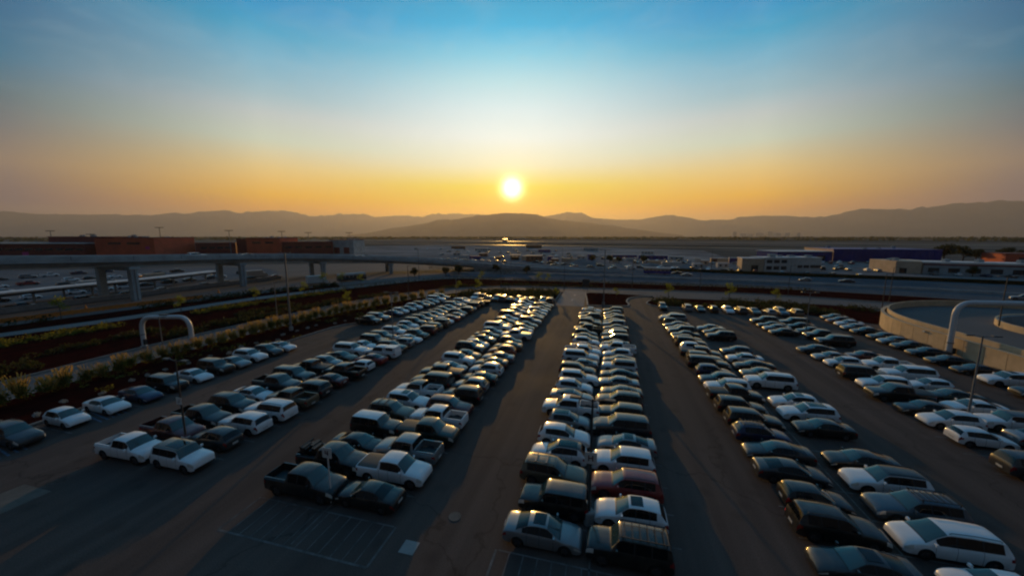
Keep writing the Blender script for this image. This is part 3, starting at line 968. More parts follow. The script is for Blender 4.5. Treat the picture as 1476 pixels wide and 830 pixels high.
def proto(typ, variant, lod):
    """variant letters: o open bed, c covered bed, a camper shell, r roof rails, k roof rack, s sunroof, l lit tail lamp"""
    key = (typ, variant, lod)
    if key in PROTO:
        return PROTO[key]
    G, C, top = car_geometry(typ)
    W, L = C['W'], C['L']
    cx = L / 2
    parts = []      # (name, mesh, colour slots, sub-parts, location)
    dark = [(G['under'], 2), (G['pillar'], 2)] + ([(G['sill'], 2)] if 'sill' in G else [])
    bodyg = [(G['body'], 0), (G['roof'], 1)] + dark
    mats = [PAINT['w'], PAINT['w'], M['trim'], M['cabin'], M['wind'], M['headlamp'], M['taillamp'], M['tyre'], M['rim'], M['bed']]
    extra = []
    if typ == 'P':
        fl, wl = bed_box(C, 0, None)
        if 'c' in variant:
            cov = weld(G['cover'])
            extra.append(('bed_cover', cov, M['glint_cover'] if 'm' in variant else M['tonneau']))
        elif 'a' in variant:
            sh = MB()
            z0, z1 = 1.33, 1.92
            ya, yb = W * .86, W * .72
            pts = []
            for (x, hw, z) in ((.06, ya, z0), (1.92, ya, z0), (.22, yb, z1), (1.92, yb, z1)):
                pts += [(x - cx, -hw, z), (x - cx, hw, z)]
            sh.add(pts, [(0, 1, 3, 2), (4, 6, 7, 5), (0, 4, 5, 1), (2, 3, 7, 6), (0, 2, 6, 4), (1, 5, 7, 3)])
            extra.append(('camper_shell', sh, 'paint'))
            gl = MB()
            for s in (-1, 1):
                gl.add([(.5 - cx, s * W * .835, 1.44), (1.7 - cx, s * W * .835, 1.44), (1.7 - cx, s * W * .755, 1.80), (.5 - cx, s * W * .755, 1.80)], [(0, 1, 2, 3) if s < 0 else (3, 2, 1, 0)])
            extra.append(('shell_window', gl, M['cabin']))
        else:
            bodyg.append((wl, 0))
            extra.append(('bed_floor', fl, M['tan_bed'] if 't' in variant else M['bed']))
            if 'b' in variant:      # cargo lashed in the bed
                lg = MB()
                for i in range(3):
                    lg.box((.55 + i * .42 - cx, (-.25, .3, 0)[i], 1.28), (.36, .9, 1.0 - .1 * i))
                    lg.tube([(.4 + i * .42 - cx, -.7, 1.74 - .1 * i), (.4 + i * .42 - cx, .7, 1.74 - .1 * i)], .09, 8)
                extra.append(('cargo', lg, M['trim']))
    if 'r' in variant:
        for s in (-1, 1):
            rl = MB()
            hw = W * C['wid'] * .93
            xa, xb = C['rw'][1] + .2, C['ws'][0] - .1
            rl.tube([(xa - cx, s * hw, top(xa) - .03), (xa + .12 - cx, s * hw, top(xa + .12) + .035), ((xa + xb) / 2 - cx, s * hw, top((xa + xb) / 2) + .035), (xb - .12 - cx, s * hw, top(xb - .12) + .03), (xb - cx, s * hw, top(xb) - .03)], .022, 6)
            extra.append(('roof_rail', rl, M['trim']))
        if 'x' in variant:
            cb = MB()
            for f in (.3, .7):
                xx = C['rw'][1] + .2 + f * (C['ws'][0] - C['rw'][1] - .3)
                cb.box((xx - cx, 0, top(xx) + .06), (.08, W * C['wid'] * 1.9, .04))
            extra.append(('cross_bar', cb, M['rim']))
    if 'k' in variant:
        rk = MB()
        xa, xb = C['rw'][1] + .15, C['ws'][0] - .1
        zz = top((xa + xb) / 2) + .09
        hw = W * C['wid'] * .88
        rk.tube([(xa - cx, -hw, zz), (xb - cx, -hw, zz), (xb - cx, hw, zz), (xa - cx, hw, zz), (xa - cx, -hw, zz)], .028, 6)
        for i in range(6):
            xx = xa + (xb - xa) * (i + .5) / 6
            rk.box((xx - cx, 0, zz), (.06, hw * 2, .03))
        for (px, py) in ((xa + .1, -hw), (xb - .1, -hw), (xa + .1, hw), (xb - .1, hw)):
            rk.box((px - cx, py, zz - .07), (.05, .05, .16))
        extra.append(('roof_rack', rk, M['trim']))
    if 's' in variant or 'p' in variant:
        sr = MB()
        xb = C['ws'][0] - .14
        xa = xb - (.75 if 's' in variant else 1.5)
        hw = W * .50
        n = 6
        vs, fs = [], []
        for i in range(n + 1):
            xx = xa + (xb - xa) * i / n
            for q in (-1, -.5, 0, .5, 1):
                vs.append((xx - cx, q * hw, top(xx) + .012 - .012 * q * q))
        for i in range(n):
            for q in range(4):
                a = i * 5 + q
                fs.append((a, a + 5, a + 6, a + 1))
        sr.add(vs, fs)
        extra.append(('sunroof', sr, M['cabin']))
    sw = [k for k in sorted(G) if k.startswith('side_window')]
    hl = [k for k in G if k.startswith('headlight')]
    tl = [k for k in G if k.startswith('taillight')]
    tw, rw_ = wheel_mesh(C['R'])
    wpos = [(C['wheels'][a] - cx, s * (W - .125), C['R']) for a in (0, 1) for s in (-1, 1)]
    def moved(mb, p):
        r = MB()
        r.add([(v[0] + p[0], v[1] + p[1], v[2] + p[2]) for v in mb.v], mb.f)
        r.m = list(mb.m)
        return r
    mir = []
    for s in (-1, 1):
        m_ = MB()
        mx, mz = C['ws'][1] - .30, interp(C['belt'], C['ws'][1]) + .07
        m_.box((mx - cx, s * (W + .07), mz + .06), (.13, .22, .16), taper=.82)
        m_.box((mx - cx, s * (W - .04), mz - .01), (.07, .12, .05))
        mir.append(m_)
    if lod == 2:
        g = list(bodyg)
        for k in sw + ['rear_window']:
            g.append((G[k], 3))
        g.append((G['windshield'], 4))
        for k in hl:
            g.append((G[k], 5))
        for k in tl:
            g.append((G[k], 6))
        g.append((G['grille'], 2))
        for p in wpos:
            g.append((moved(tw, p), 7))
            g.append((moved(rw_, p), 8))
        for nm, mb, mm in extra:
            if mm == 'paint':
                g.append((mb, 0))
            else:
                if mm not in mats:
                    mats.append(mm)
                g.append((mb, mats.index(mm)))
        parts.append((None, merged(g, 'car', mats), 2, [], None))
    else:
        g = list(bodyg)
        if lod == 1:
            for k in hl:
                g.append((G[k], 5))
            for k in tl:
                g.append((G[k], 6))
            g.append((G['grille'], 2))
            for p in wpos:
                g.append((moved(tw, p), 7))
                g.append((moved(rw_, p), 8))
            for m_ in mir:
                g.append((m_, 0))
        parts.append(('body', merged(g, 'body', mats), 2, [], None))
        parts.append(('windshield', merged([(G['windshield'], 0)], 'windshield', [M['wind']]), 0, [], None))
        parts.append(('rear_window', merged([(G['rear_window'], 0)], 'rear_window', [M['cabin']]), 0, [], None))
        if lod == 1:
            for s in ('_l', '_r'):
                parts.append(('side_window', merged([(G[k], 0) for k in sw if k.endswith(s)], 'side_window', [M['cabin']]), 0, [], None))
        else:
            for k in sw:
                parts.append(('side_window', merged([(G[k], 0)], 'side_window', [M['cabin']]), 0, [], None))
            for k in hl:
                parts.append(('headlight', merged([(G[k], 0)], 'headlight', [M['headlamp']]), 0, [], None))
            for i, k in enumerate(tl):
                parts.append(('taillight', merged([(G[k], 0)], 'taillight', [M['tail_lit'] if ('l' in variant and i == 0) else M['taillamp']]), 0, [], None))
            parts.append(('grille', merged([(G['grille'], 0)], 'grille', [M['trim']]), 0, [], None))
            for m_ in mir:
                parts.append(('wing_mirror', merged([(m_, 0)], 'wing_mirror', [PAINT['w']]), 1, [], None))
            pl = MB().box((-cx - .012, 0, .62 if typ not in 'ST' else .68), (.02, .5, .16))
            parts.append(('number_plate', merged([(pl, 0)], 'number_plate', [M['plate']]), 0, [], None))
            tm = merged([(tw, 0)], 'tyre', [M['tyre']])
            rm = merged([(rw_, i) for i in (0,)], 'rim', [M['rim'], M['trim']])
            for p in wpos:
                parts.append(('wheel', tm, 0, [('rim', rm)], p))
        for nm, mb, mm in extra:
            parts.append((nm, merged([(mb, 0)], nm, [PAINT['w'] if mm == 'paint' else mm]), 1 if mm == 'paint' else 0, [], None))
    PROTO[key] = parts
    return parts

KIND = {'S': ('sedan', 'sedan'), 'H': ('crossover_car', 'crossover'), 'U': ('sport_utility_vehicle', 'suv'), 'B': ('boxy_sport_utility_vehicle', 'suv'),
        'P': ('pickup_truck', 'pickup truck'), 'V': ('minivan', 'minivan')}
KWORD = {'S': 'sedan', 'H': 'crossover', 'U': 'SUV', 'B': 'boxy SUV', 'P': 'pickup', 'V': 'minivan'}

def set_colour(o, nslots, c, roof):
    for i in range(nslots):
        o.material_slots[i].link = 'OBJECT'
        o.material_slots[i].material = PAINT[c if i == 0 else roof]

STYLE = {'T': 'S', 'C': 'H', 'K': 'U'}
def add_car(typ, variant, c, roof, x, y, rz, label, group):
    d = math.hypot(x, y)
    depth = -x * math.sin(R(YAW)) + y * math.cos(R(YAW))
    lod = 0 if depth < 47 else (1 if depth < 72 else 2)
    style = {'S': 'T', 'H': 'C', 'U': 'K'}.get(typ)
    if style and rnd.random() < {'S': .45, 'H': .35, 'U': .25}[typ]:
        typ = style
    parts = proto(typ, variant, lod)
    nm = KIND[STYLE.get(typ, typ)][0]
    typ = STYLE.get(typ, typ)
    cat = {'U': 'SUV', 'B': 'SUV', 'P': 'pickup truck', 'S': 'sedan', 'H': 'crossover', 'V': 'minivan'}[typ]
    if lod == 2:
        o = link(nm, parts[0][1], None, (x, y, 0), rz)
        set_colour(o, 2, c, roof)
        o.scale = (rnd.uniform(.96, 1.04), rnd.uniform(.97, 1.03), rnd.uniform(.96, 1.05))
        tag(o, label, cat, group)
        return o
    root = thing(nm, label, cat, (x, y, 0), rz, group)
    root.scale = (rnd.uniform(.97, 1.03), rnd.uniform(.98, 1.02), rnd.uniform(.97, 1.04))
    for (pn, me, ns, subs, loc) in parts:
        o = link(pn, me, root, loc)
        if ns:
            set_colour(o, ns, c, roof)
        for sn, sm in subs:
            link(sn, sm, o)
    return root

ORD = ['nearest', 'second', 'third', 'fourth', 'fifth', 'sixth', 'seventh', 'eighth', 'ninth', 'tenth', 'eleventh', 'twelfth', 'thirteenth', 'fourteenth', 'fifteenth',
       'sixteenth', 'seventeenth', 'eighteenth', 'nineteenth', 'twentieth', 'twenty-first', 'twenty-second', 'twenty-third', 'twenty-fourth', 'twenty-fifth', 'twenty-sixth',
       'twenty-seventh', 'twenty-eighth', 'twenty-ninth', 'thirtieth', 'thirty-first', 'thirty-second', 'thirty-third', 'thirty-fourth', 'thirty-fifth', 'thirty-sixth', 'thirty-seventh', 'thirty-eighth', 'thirty-ninth', 'fortieth']
VNOTE = [('m', 'with sun-glint gold bed cover'), ('a', 'with camper shell'), ('b', 'with loaded bed'), ('c', 'with covered bed'), ('t', 'with dusty open bed'), ('o', 'with open bed'), ('k', 'with roof rack'), ('x', 'with roof bars'),
         ('s', 'with sunroof'), ('p', 'with glass roof'), ('r', 'with roof rails'), ('l', 'with lit tail lamp')]

# every file of cars, from the open tarmac end outwards: slot, kind, colour(/roof), nose, variant
FILES = {
 'A': (-51.7, 0.0, 'row along the shrub bed', 'cars in the row along the shrub bed', """
-.45 U g > r; .75 H w > -; 1.85 S w > -; 2.85 S n > -; 3.85 B k/d > -; 4.9 S w > -; 5.9 B d > -; 6.8 S s > -; 7.75 U w > r; 8.75 H g > -; 9.6 S w > s;
16.6 P k > o; 17.8 U s > r; 19.6 S n > -; 20.6 H w > -; 21.5 S s > -; 22.4 H w > -; 23.4 U k > r; 24.4 S k > -; 25.5 S s > -; 26.6 U w > -; 27.7 U g > -"""),
 'Bl': (-38.75, 0.0, 'shrub-bed side of the first double row', 'cars in the first double row', """
0 P w > o; 1 P m > o; 2 P k > o; 3 U k > r; 4 S w > -; 5 P g > o; 6 U g > -; 7 P k < c; 8 H s > -; 9 S t > -; 10 U w > r; 11 S w > -; 12 B k > -; 13 U d > -; 14.2 U w > r;
15.2 S g > -; 16 H w > -; 17 U d > -; 18 U k > r; 19 H k > -; 20 S s > -; 21 S k > -; 22 H t > -; 23 S s > -; 24 U b > -; 25 S g > -; 26 U w > -; 27 S b > -"""),
 'Br': (-33.4, 0.0, 'middle-aisle side of the first double row', 'cars in the first double row', """
0 B w/t > p; 1 H g < x; 2 U w < -; 3 U w < r; 4 P t < o; 5 V g < -; 6 S m < -; 7 P k < o; 8 H w < -; 9 S r < -; 10 P w < a; 11 U k > r; 12 H s < -; 13 S w > -; 14 H t > -; 15 U m < -;
16 H y < -; 17 U t < r; 18 H w > -; 19 S r < -; 20 S s < -; 21 H k > -; 22 U d < -; 23 S s < -; 24 B k < -; 25 V d < -; 26 P d < c"""),
 'Cl': (-20.75, 0.0, 'bed side of the second double row', 'cars in the second double row', """
0 P k > o; 1 P k > b; 2 S k > -; 3 B k/w > x; 4 U t > rx; 5 U w > s; 6 P w/k < o; 7 U k/t < -; 8 P k < c; 9 S s > -; 10 U w > -; 11 S t > -; 12 U k > r; 13 H w > -; 14 S t > -; 15 S k > -; 16 H s > -;
17 U w > -; 18 S k > -; 19 H t > -; 20 S w > -; 21 U o > -; 22 S k > -; 23 H s > -; 24 U n > -; 25 S t > -; 26 H w > -; 27 U n > r"""),
 'Cr': (-15.5, 0.0, 'middle side of the second double row', 'cars in the second double row', """
0 S k < -; 1 P w > c; 2 P s < t; 3 P e > c; 4 P w < t; 5 U m > -; 6 U k/t < r; 7 H s < -; 8 S e < -; 9 H w < -; 10 S k < -; 11 S s < -; 12 H o < -; 13 S t < -; 14 H k > -; 15.3 P w < cm;
16.4 S w < -; 17.4 H t > -; 18.4 S y > -; 19.4 U s > -; 20.4 S t < -; 21.4 H k > -; 22.4 S s > -; 23.4 U w > -; 24.4 S k > -; 25.4 U t > r; 26.4 S k > -"""),
 'Dl': (-3.15, 0.0, 'second-row side of the middle double row', 'cars in the middle double row', """
0 S s > s; 1 B k/g < -; 2 U t > rx; 3 H w/k < p; 4 H w > -; 5 H s > p; 6 P w < o; 7 S s > p; 8 H w > -; 9 U w > -; 10 U k/t > r; 11 S s < -; 12 U w > -; 13 P w > o; 14 S r > -; 15 H w > -; 16 S t > -;
17 H g > -; 18 P k < o; 19 H y > -; 20 U t > -; 21 S y > -; 22 U k < -; 23 S s > -; 24 H g > -; 25 S w > -"""),
 'Dr': (2.0, 0.0, 'ramp side of the middle double row', 'cars in the middle double row', """
0 B k/d < k; 1 H w < s; 2 U r < r; 3 U w < x; 4 S s < s; 5 U g < -; 6 U k/t < -; 7 U k/t < rx; 8 S t < -; 9 S s < -; 10 S k < -; 11 B w/k < -; 12 S e < -; 13 H w < -; 14 P w < t; 15 S k < -;
16 U k < r; 17 U y < -; 18 H d < -; 19 S k < -; 20 U s < -; 21 S k < -; 22 H t < -; 23 S n < -; 24 H s < -; 25 U y < -"""),
 'El': (14.4, -0.3, 'middle-row side of the third double row', 'cars in the third double row', """
1 S g < s; 2 U k > rl; 3 H k > -; 4 S g > -; 5 S g < -; 6 H n > k; 7 U k > -; 8 U d > r; 9 P k > c; 9.9 U w < r; 10.8 H g < -; 11.8 H n > -; 12.8 U k > -; 13.7 U t > -; 14.6 P k > c; 15.6 H w > -; 16.6 U d > r;
17.6 S k > -; 18.6 S k < -; 19.5 U g < -; 20.4 S k < -; 21.4 S n < -; 22.4 H t > -; 23.4 U s < -; 24.3 H g < -"""),
 'Er': (20.3, -0.3, 'ramp side of the third double row', 'cars in the third double row', """
1.05 S w < -; 2.1 V w < r; 3.1 U b < k; 4.1 U w/k < r; 5.1 S k < -; 7 S k/g < -; 8 U w < p; 9 H w < s; 11 U w < r; 12.1 S t < -; 13.2 S d < -; 14.4 S w < -; 15.6 H b < -; 18.8 U k < r; 19.9 H t < -; 21 S s < -"""),
 'Fl': (33.2, -0.35, 'third-row side of the fourth double row', 'cars in the fourth double row', """
5.9 U g > -; 7.6 H w > -; 8.7 H w < -; 9.7 S k < -; 10.9 P k < c; 12.0 U w < -; 13.2 U k > -; 14.9 H w < -; 15.9 S s < -; 17.2 S g < -; 21.2 S d < -; 22.2 S s < -; 23.2 S k < -; 24.4 U t < -"""),
 'Fr': (38.5, -0.35, 'ramp side of the fourth double row', 'cars in the fourth double row', """
6.9 P k < o; 8.0 S s > -; 9.0 B w/k < -; 10.2 S w < -; 11.3 S e < -; 12.4 H w < -; 13.6 U w < -; 14.9 P w < o; 16.4 S m < -; 19.2 U k < -; 20.6 P k < c; 22 S k < -; 23.3 S k < -; 24.4 U e < -"""),
 'G': (49.2, 0.2, 'row against the curved ramp wall', 'cars in the row against the ramp wall', """
12.0 U k < -; 13.4 U w < s; 14.8 S k < -; 16.2 S k < -; 17.6 S g < -; 18.8 S k < -; 19.9 S s < -; 21.0 S d < -; 22.2 S k < -; 23.4 S s < -; 24.6 S w < -; 25.6 S m < -; 26.8 S t < -"""),
}

def parse(txt):
    out = []
    for it in txt.replace('\n', ' ').split(';'):
        it = it.split()
        if it:
            out.append(it)
    return out

def build_cars():
    for fk, (X, ph, where, group, txt) in FILES.items():
        items = parse(txt)
        n = len(items)
        for i, (k, typ, cc, nose, var) in enumerate(items):
            c, _, rf = cc.partition('/')
            rf = rf or c
            L = CARS[typ]['L']
            s = 1 if nose == '>' else -1
            x = X + rnd.uniform(-.22, .22)
            if fk == 'A' and i > 10:
                x += 3.4 * min(1.0, (i - 10) / 11.0 + .25) + 1.5
            if fk == 'G' and float(k) > 21:
                x += (float(k) - 21) * .25 - 1.0
            y = slot_y(float(k) + ph) + rnd.uniform(-.12, .12)
            rz = (0 if s > 0 else math.pi) + R(rnd.gauss(0, 1.0))
            note = ''
            for ch, wd in VNOTE:
                if ch in var and not (typ != 'P' and ch in 'acotm'):
                    note = ' ' + wd
                    break
            if rf != c:
                note = ' with %s roof' % CNAME[rf]
            if i < n / 2 + 1:
                pos = ORD[i] + ' from the open end' if i else 'at the open end'
            else:
                j = n - 1 - i
                pos = ORD[j] + ' from the far end' if j else 'at the far end'
            label = '%s %s%s, %s, %s' % (CNAME[c], KWORD[typ], note, pos, where)
            if len(label.replace('-', ' ').split()) > 16:
                label = '%s %s, %s, %s' % (CNAME[c], KWORD[typ], pos, where)
            add_car(typ, var.replace('-', ''), c, rf, x, y, rz, label, group)
    # the cars nosed up to the planted kerb at the far side of the lot
    farl = 'U w|P n|H s|U k|U b|S k|H s|S w|U d|H s|B k'.split('|')
    for i, it in enumerate(farl):
        typ, c = it.split()
        x = -37.0 + i * 2.15 + (.6 if i > 8 else 0)
        add_car(typ, 'o' if typ == 'P' else '', c, c, x, 100.6 + rnd.uniform(-.2, .2), R(90 if i % 3 else -90), '%s %s, %s along the far kerb before the exit road' % (CNAME[c], KWORD[typ], (ORD[i] + ' from the hedge corner') if i else 'at the hedge corner'), 'cars nosed up to the far planted kerb')
    farr = [(14.3, 'U', 'd'), (20.0, 'U', 's'), (23.0, 'S', 'k'), (25.9, 'H', 'k'), (29.3, 'H', 'w'), (32.0, 'U', 'g'), (35.0, 'S', 't'), (38.0, 'H', 's'), (40.6, 'U', 'b'), (43.4, 'U', 't')]
    for i, (x, typ, c) in enumerate(farr):
        add_car(typ, '', c, c, x, 99.2 + rnd.uniform(-.2, .2) - .05 * i, R(90 if i % 2 else -90), '%s %s, %s along the ramp-side far kerb' % (CNAME[c], KWORD[typ], ORD[i] + ' from the kerb nose' if i else 'beside the rounded kerb nose'), 'cars nosed up to the far planted kerb')
build_cars()

# ------------------------------------------------------------------ mountains
def az_el(px, py):
    """lens angles of a skyline point: azimuth east of the sun line, elevation"""
    f = 528.0
    p = R(PITCH)
    fx, fy, fz = (px - 738) / f, 1.0, -(py - 415) / f
    y = fy * math.cos(p) + fz * math.sin(p)
    z = -fy * math.sin(p) + fz * math.cos(p)
    return math.atan2(fx, y), math.atan2(z, math.hypot(fx, y))

def ridge(name, D, depth, pts, seed, rough=1.0):
    ae = [az_el(*p) for p in pts]
    prof = [(a, EYE + D * math.tan(e)) for a, e in ae]
    a0, a1 = prof[0][0], prof[-1][0]
    n = max(60, int((a1 - a0) * D / 75))
    rows = 26
    vs, fs = [], []
    for i in range(n + 1):
        a = a0 + (a1 - a0) * i / n
        h = interp(prof, a)
        u = a * D
        h *= 1 + .10 * mnoise.fractal(Vector((u / 1500, seed, 0)), .8, 2.1, 5) + .07 * abs(mnoise.noise(Vector((u / 420, seed, 3)))) + .02 * mnoise.noise(Vector((u / 130, seed, 6)))
        for j in range(rows + 1):
            t = j / rows * 2 - 1            # -1 front foot .. 1 back foot
            d = D + t * depth
            wa = a - R(YAW)
            x, y = d * math.sin(wa), d * math.cos(wa)
            s = max(0.0, 1 - abs(t) ** 1.15)
            nn = mnoise.fractal(Vector((x / 2200 + seed, y / 2200, seed)), 1.0, 2.0, 5)
            nr = abs(mnoise.noise(Vector((x / 900, y / 900, seed * 2.0)))) 
            z = h * s + rough * s * ((1 - s) * 1.6 + .06) * h * .45 * (nn - nr * .5)
            vs.append((x, y, z - 1.0 if abs(t) < .999 else -.6))
    for i in range(n):
        for j in range(rows):
            a = i * (rows + 1) + j
            fs.append((a, a + 1, a + rows + 2, a + rows + 1))
    me = MB().add(vs, fs).mesh(name, [M['rock']], 60)
    o = link(name, me)
    o['kind'] = 'structure'
    return o
ridge('mountain_ridge', 12500, 2200, [(500, 339), (525, 336.5), (560, 330), (600, 324), (640, 317), (665, 313.5), (690, 310.5), (720, 308.5), (745, 309.5), (775, 311), (800, 315.5), (850, 321), (900, 328), (950, 335), (985, 339)], 1.3)
ridge('mountain_ridge', 25500, 2600, [(-230, 318), (-120, 308), (0, 305), (60, 307), (130, 308), (220, 309), (300, 307), (370, 304.5), (410, 306), (435, 308), (478, 312), (505, 311), (525, 309), (545, 313), (588, 310), (610, 311), (640, 307), (658, 306), (685, 310), (740, 311.5), (790, 317), (850, 328), (880, 336)], 5.7)
ridge('mountain_ridge', 21000, 3000, [(740, 325), (775, 316), (795, 311), (815, 306.5), (832, 307), (852, 312.5), (890, 316.5), (928, 315), (950, 313), (980, 312), (1015, 317.5), (1058, 316), (1066, 312.5), (1110, 311), (1190, 311), (1218, 307), (1250, 303), (1290, 301), (1330, 298), (1370, 295), (1410, 291.5), (1445, 289.5), (1476, 289), (1560, 300), (1700, 318)], 9.1)

# ------------------------------------------------------------------ flyover on piers
DECK = smooth_line([(-133, -80, 15.6), (-133, 0, 15.0), (-132.5, 40, 14.4), (-132, 75, 13.0), (-131, 107, 11.8), (-122, 137, 10.3), (-103, 160, 8.1), (-75, 178, 5.4), (-40, 189, 2.7), (-5, 196, .9), (15, 199.5, .2)], 4.0)
def flyover():
    root = thing('flyover', 'curved concrete flyover on paired piers sweeping down to the highway', 'flyover')
    W_ = 17.0
    def frame(i):
        p = DECK[i]
        d = (DECK[min(i + 1, len(DECK) - 1)] - DECK[max(i - 1, 0)])
        d.z = 0
        d.normalize()
        return p, Vector((-d.y, d.x, 0))
    deck, par_n, par_f, gird = MB(), MB(), MB(), MB()
    def sweep(mb, prof, upto=None):
        vs, fs = [], []
        m = len(prof)
        cnt = upto or len(DECK)
        for i in range(cnt):
            p, n = frame(i)
            for (o, z) in prof:
                q = p + n * o
                vs.append((q.x, q.y, max(p.z + z, -.3)))
        for i in range(cnt - 1):
            for k in range(m):
                a, b = i * m + k, i * m + (k + 1) % m
                fs.append((a, b, b + m, a + m))
        fs.append(tuple(reversed(range(m))))
        fs.append(tuple((cnt - 1) * m + k for k in range(m)))
        mb.add(vs, fs)
    sweep(deck, [(0.05, -1.05), (W_ - .05, -1.05), (W_ - .05, -1.65), (W_ - 2.5, -1.9), (2.5, -1.9), (.05, -1.65)])
    sweep(par_n, [(0, 0), (.3, 0), (.42, -1.04), (0, -1.04)])
    sweep(par_f, [(W_ - .3, 0), (W_, 0), (W_, -1.04), (W_ - .42, -1.04)])
    n_g = next(i for i, p in enumerate(DECK) if p.z < 4.6)
    sweep(gird, [(2.6, -1.9), (5.2, -1.9), (5.0, -3.0), (2.8, -3.0)], n_g)
    sweep(gird, [(11.6, -1.9), (14.2, -1.9), (14.0, -3.0), (11.8, -3.0)], n_g)
    deck.build('deck', M['conc_dark'], root)
    par_n.build('parapet', M['conc_dark'], root)
    par_f.build('parapet', M['conc_dark'], root)
    gird.build('girder', M['conc_dark'], root)
    # earth-filled approach behind a retaining wall
    ab = MB()
    i0 = n_g - 1
    vs, fs = [], []
    for i in range(i0, len(DECK)):
        p, n = frame(i)
        for o, z in ((.12, -.3), (.12, max(p.z - 1.3, -.28)), (W_ - .12, max(p.z - 1.3, -.28)), (W_ - .12, -.3)):
            q = p + n * o
            vs.append((q.x, q.y, z))
    m = len(DECK) - i0
    for i in range(m - 1):
        for k in range(4):
            a, b = i * 4 + k, i * 4 + (k + 1) % 4
            fs.append((a, b, b + 4, a + 4))
    fs.append((3, 2, 1, 0))
    ab.add(vs, fs)
    ab.build('retaining_wall', M['concrete'], root)
    for i in range(2, len(DECK) - 8, 3):
        p, n = frame(i)
        q = p + n * -.012
        MB().box((q.x, q.y, p.z - .52), (.03, .09, 1.0), math.atan2(n.y, n.x)).build('joint', M['dark'], root)
    for yy in (0, 38, 75, 107, 137, 160):
        i = min(range(len(DECK)), key=lambda q: abs(DECK[q].y - yy) + (50 if DECK[q].z < 6 and yy < 150 else 0))
        p, n = frame(i)
        rz = math.atan2(n.y, n.x)
        for o, w in ((1.4, 1.7), (15.4, 1.7)):
            q = p + n * o
            pm = MB()
            pm.box((q.x, q.y, (p.z - 3.9 - .2) / 2), (w, 1.6, p.z - 3.9 + .2), rz)
            pm.box((q.x, q.y, p.z - 3.55), (w + .7, 2.5, .7), rz)
            po = pm.build('pier', M['conc_dark'], root)
            e = q - n * (w / 2 + .1) if o < 5 else q + n * (w / 2 + .1)
            MB().tube([(e.x, e.y, -.1), (e.x, e.y, p.z - 4.0)], .12, 6).build('drain_pipe', M['pole'], po)
        q = p + n * 8.4
        MB().box((q.x, q.y, p.z - 3.62), (11.0, 1.7, 1.2), rz).build('cap_beam', M['conc_dark'], root)
    return frame
flyframe = flyover()

# cars and a bus on the roads
def road_car(typ, c, x, y, rz, label, z=0.0, group='vehicles on the roads'):
    o = add_car(typ, '', c, c, x, y, rz, label, group)
    o.location.z = z
    return o
road_car('S', 's', 36.6, 187.0, R(170), 'pale sedan driving on the highway just behind the bus', -.02)
road_car('S', 'k', 34.0, 196.0, R(170), 'dark sedan on the highway beside the pale sedan and bus', -.02)
road_car('H', 's', 80.6, 178.2, R(165), 'grey crossover on the highway in front of the white two-storey office', -.02)
road_car('S', 'g', 94.5, 177.0, R(165), 'dark grey sedan on the highway in front of the tan building', -.02)
road_car('U', 's', 118.5, 140.0, R(152), 'silver SUV on the near carriageway behind the ramp wall', -.02)
for (yy, typ, c, lab) in ((94, 'U', 'w', 'white SUV up on the flyover deck above the second pier'), (112, 'S', 's', 'silver sedan up on the flyover near the third pier'), (150, 'S', 'w', 'white sedan coming down the flyover curve')):
    i = min(range(len(DECK)), key=lambda q: abs(DECK[q].y - yy) + (50 if yy < 145 and DECK[q].x > -110 else 0))
    p, n = flyframe(i)
    q = p + n * 5
    road_car(typ, c, q.x, q.y, math.atan2(-n.x, n.y), lab, p.z - 1.05)

def bus(x, y, rz, label, top_m, body_m, L=12.0, z=0.0):
    root = thing('bus', label, 'bus', (x, y, z), rz, 'buses on the roads')
    b = MB()
    prof = [(-L / 2, .95), (-L / 2 + .1, 1.0), (L / 2 - .25, 1.0), (L / 2, .9)]
    b.box((0, 0, 1.05), (L, 2.5, 1.3))
    b.build('body', body_m, root)
    t = MB()
    t.box((0, 0, 2.95), (L - .1, 2.46, .7), taper=.95)
    t.build('roof', top_m, root)
    w = MB()
    w.box((0, 0, 2.16), (L - .16, 2.44, .9))
    w.build('window', M['glass'], root)
    for s in (-1, 1):
        for k in range(7):
            MB().box((-L / 2 + .9 + k * (L - 1.6) / 6, s * 1.235, 2.16), (.14, .05, .9)).build('pillar', top_m, root)
    MB().box((L / 2 - .01, 0, 2.05), (.08, 2.2, 1.2)).build('windshield', M['glass'], root)
    tm, rm = wheel_mesh(.5, .3)
    for xx in (-L * .28, L * .32):
        for s in (-1, 1):
            tm.build('wheel', M['tyre'], root, (xx, s * 1.12, .5))
    return root
bus(24.3, 192.9, R(172), 'white-roofed bus with dark windows driving on the far highway carriageway', M['wall_white'], M['blue_metal'], 12.5, -.02)
bus(-103.7, 131.5, R(62), 'white and dark blue coach parked below the flyover beside the box truck', M['wall_white'], M['glass'], 11.5, -.06)

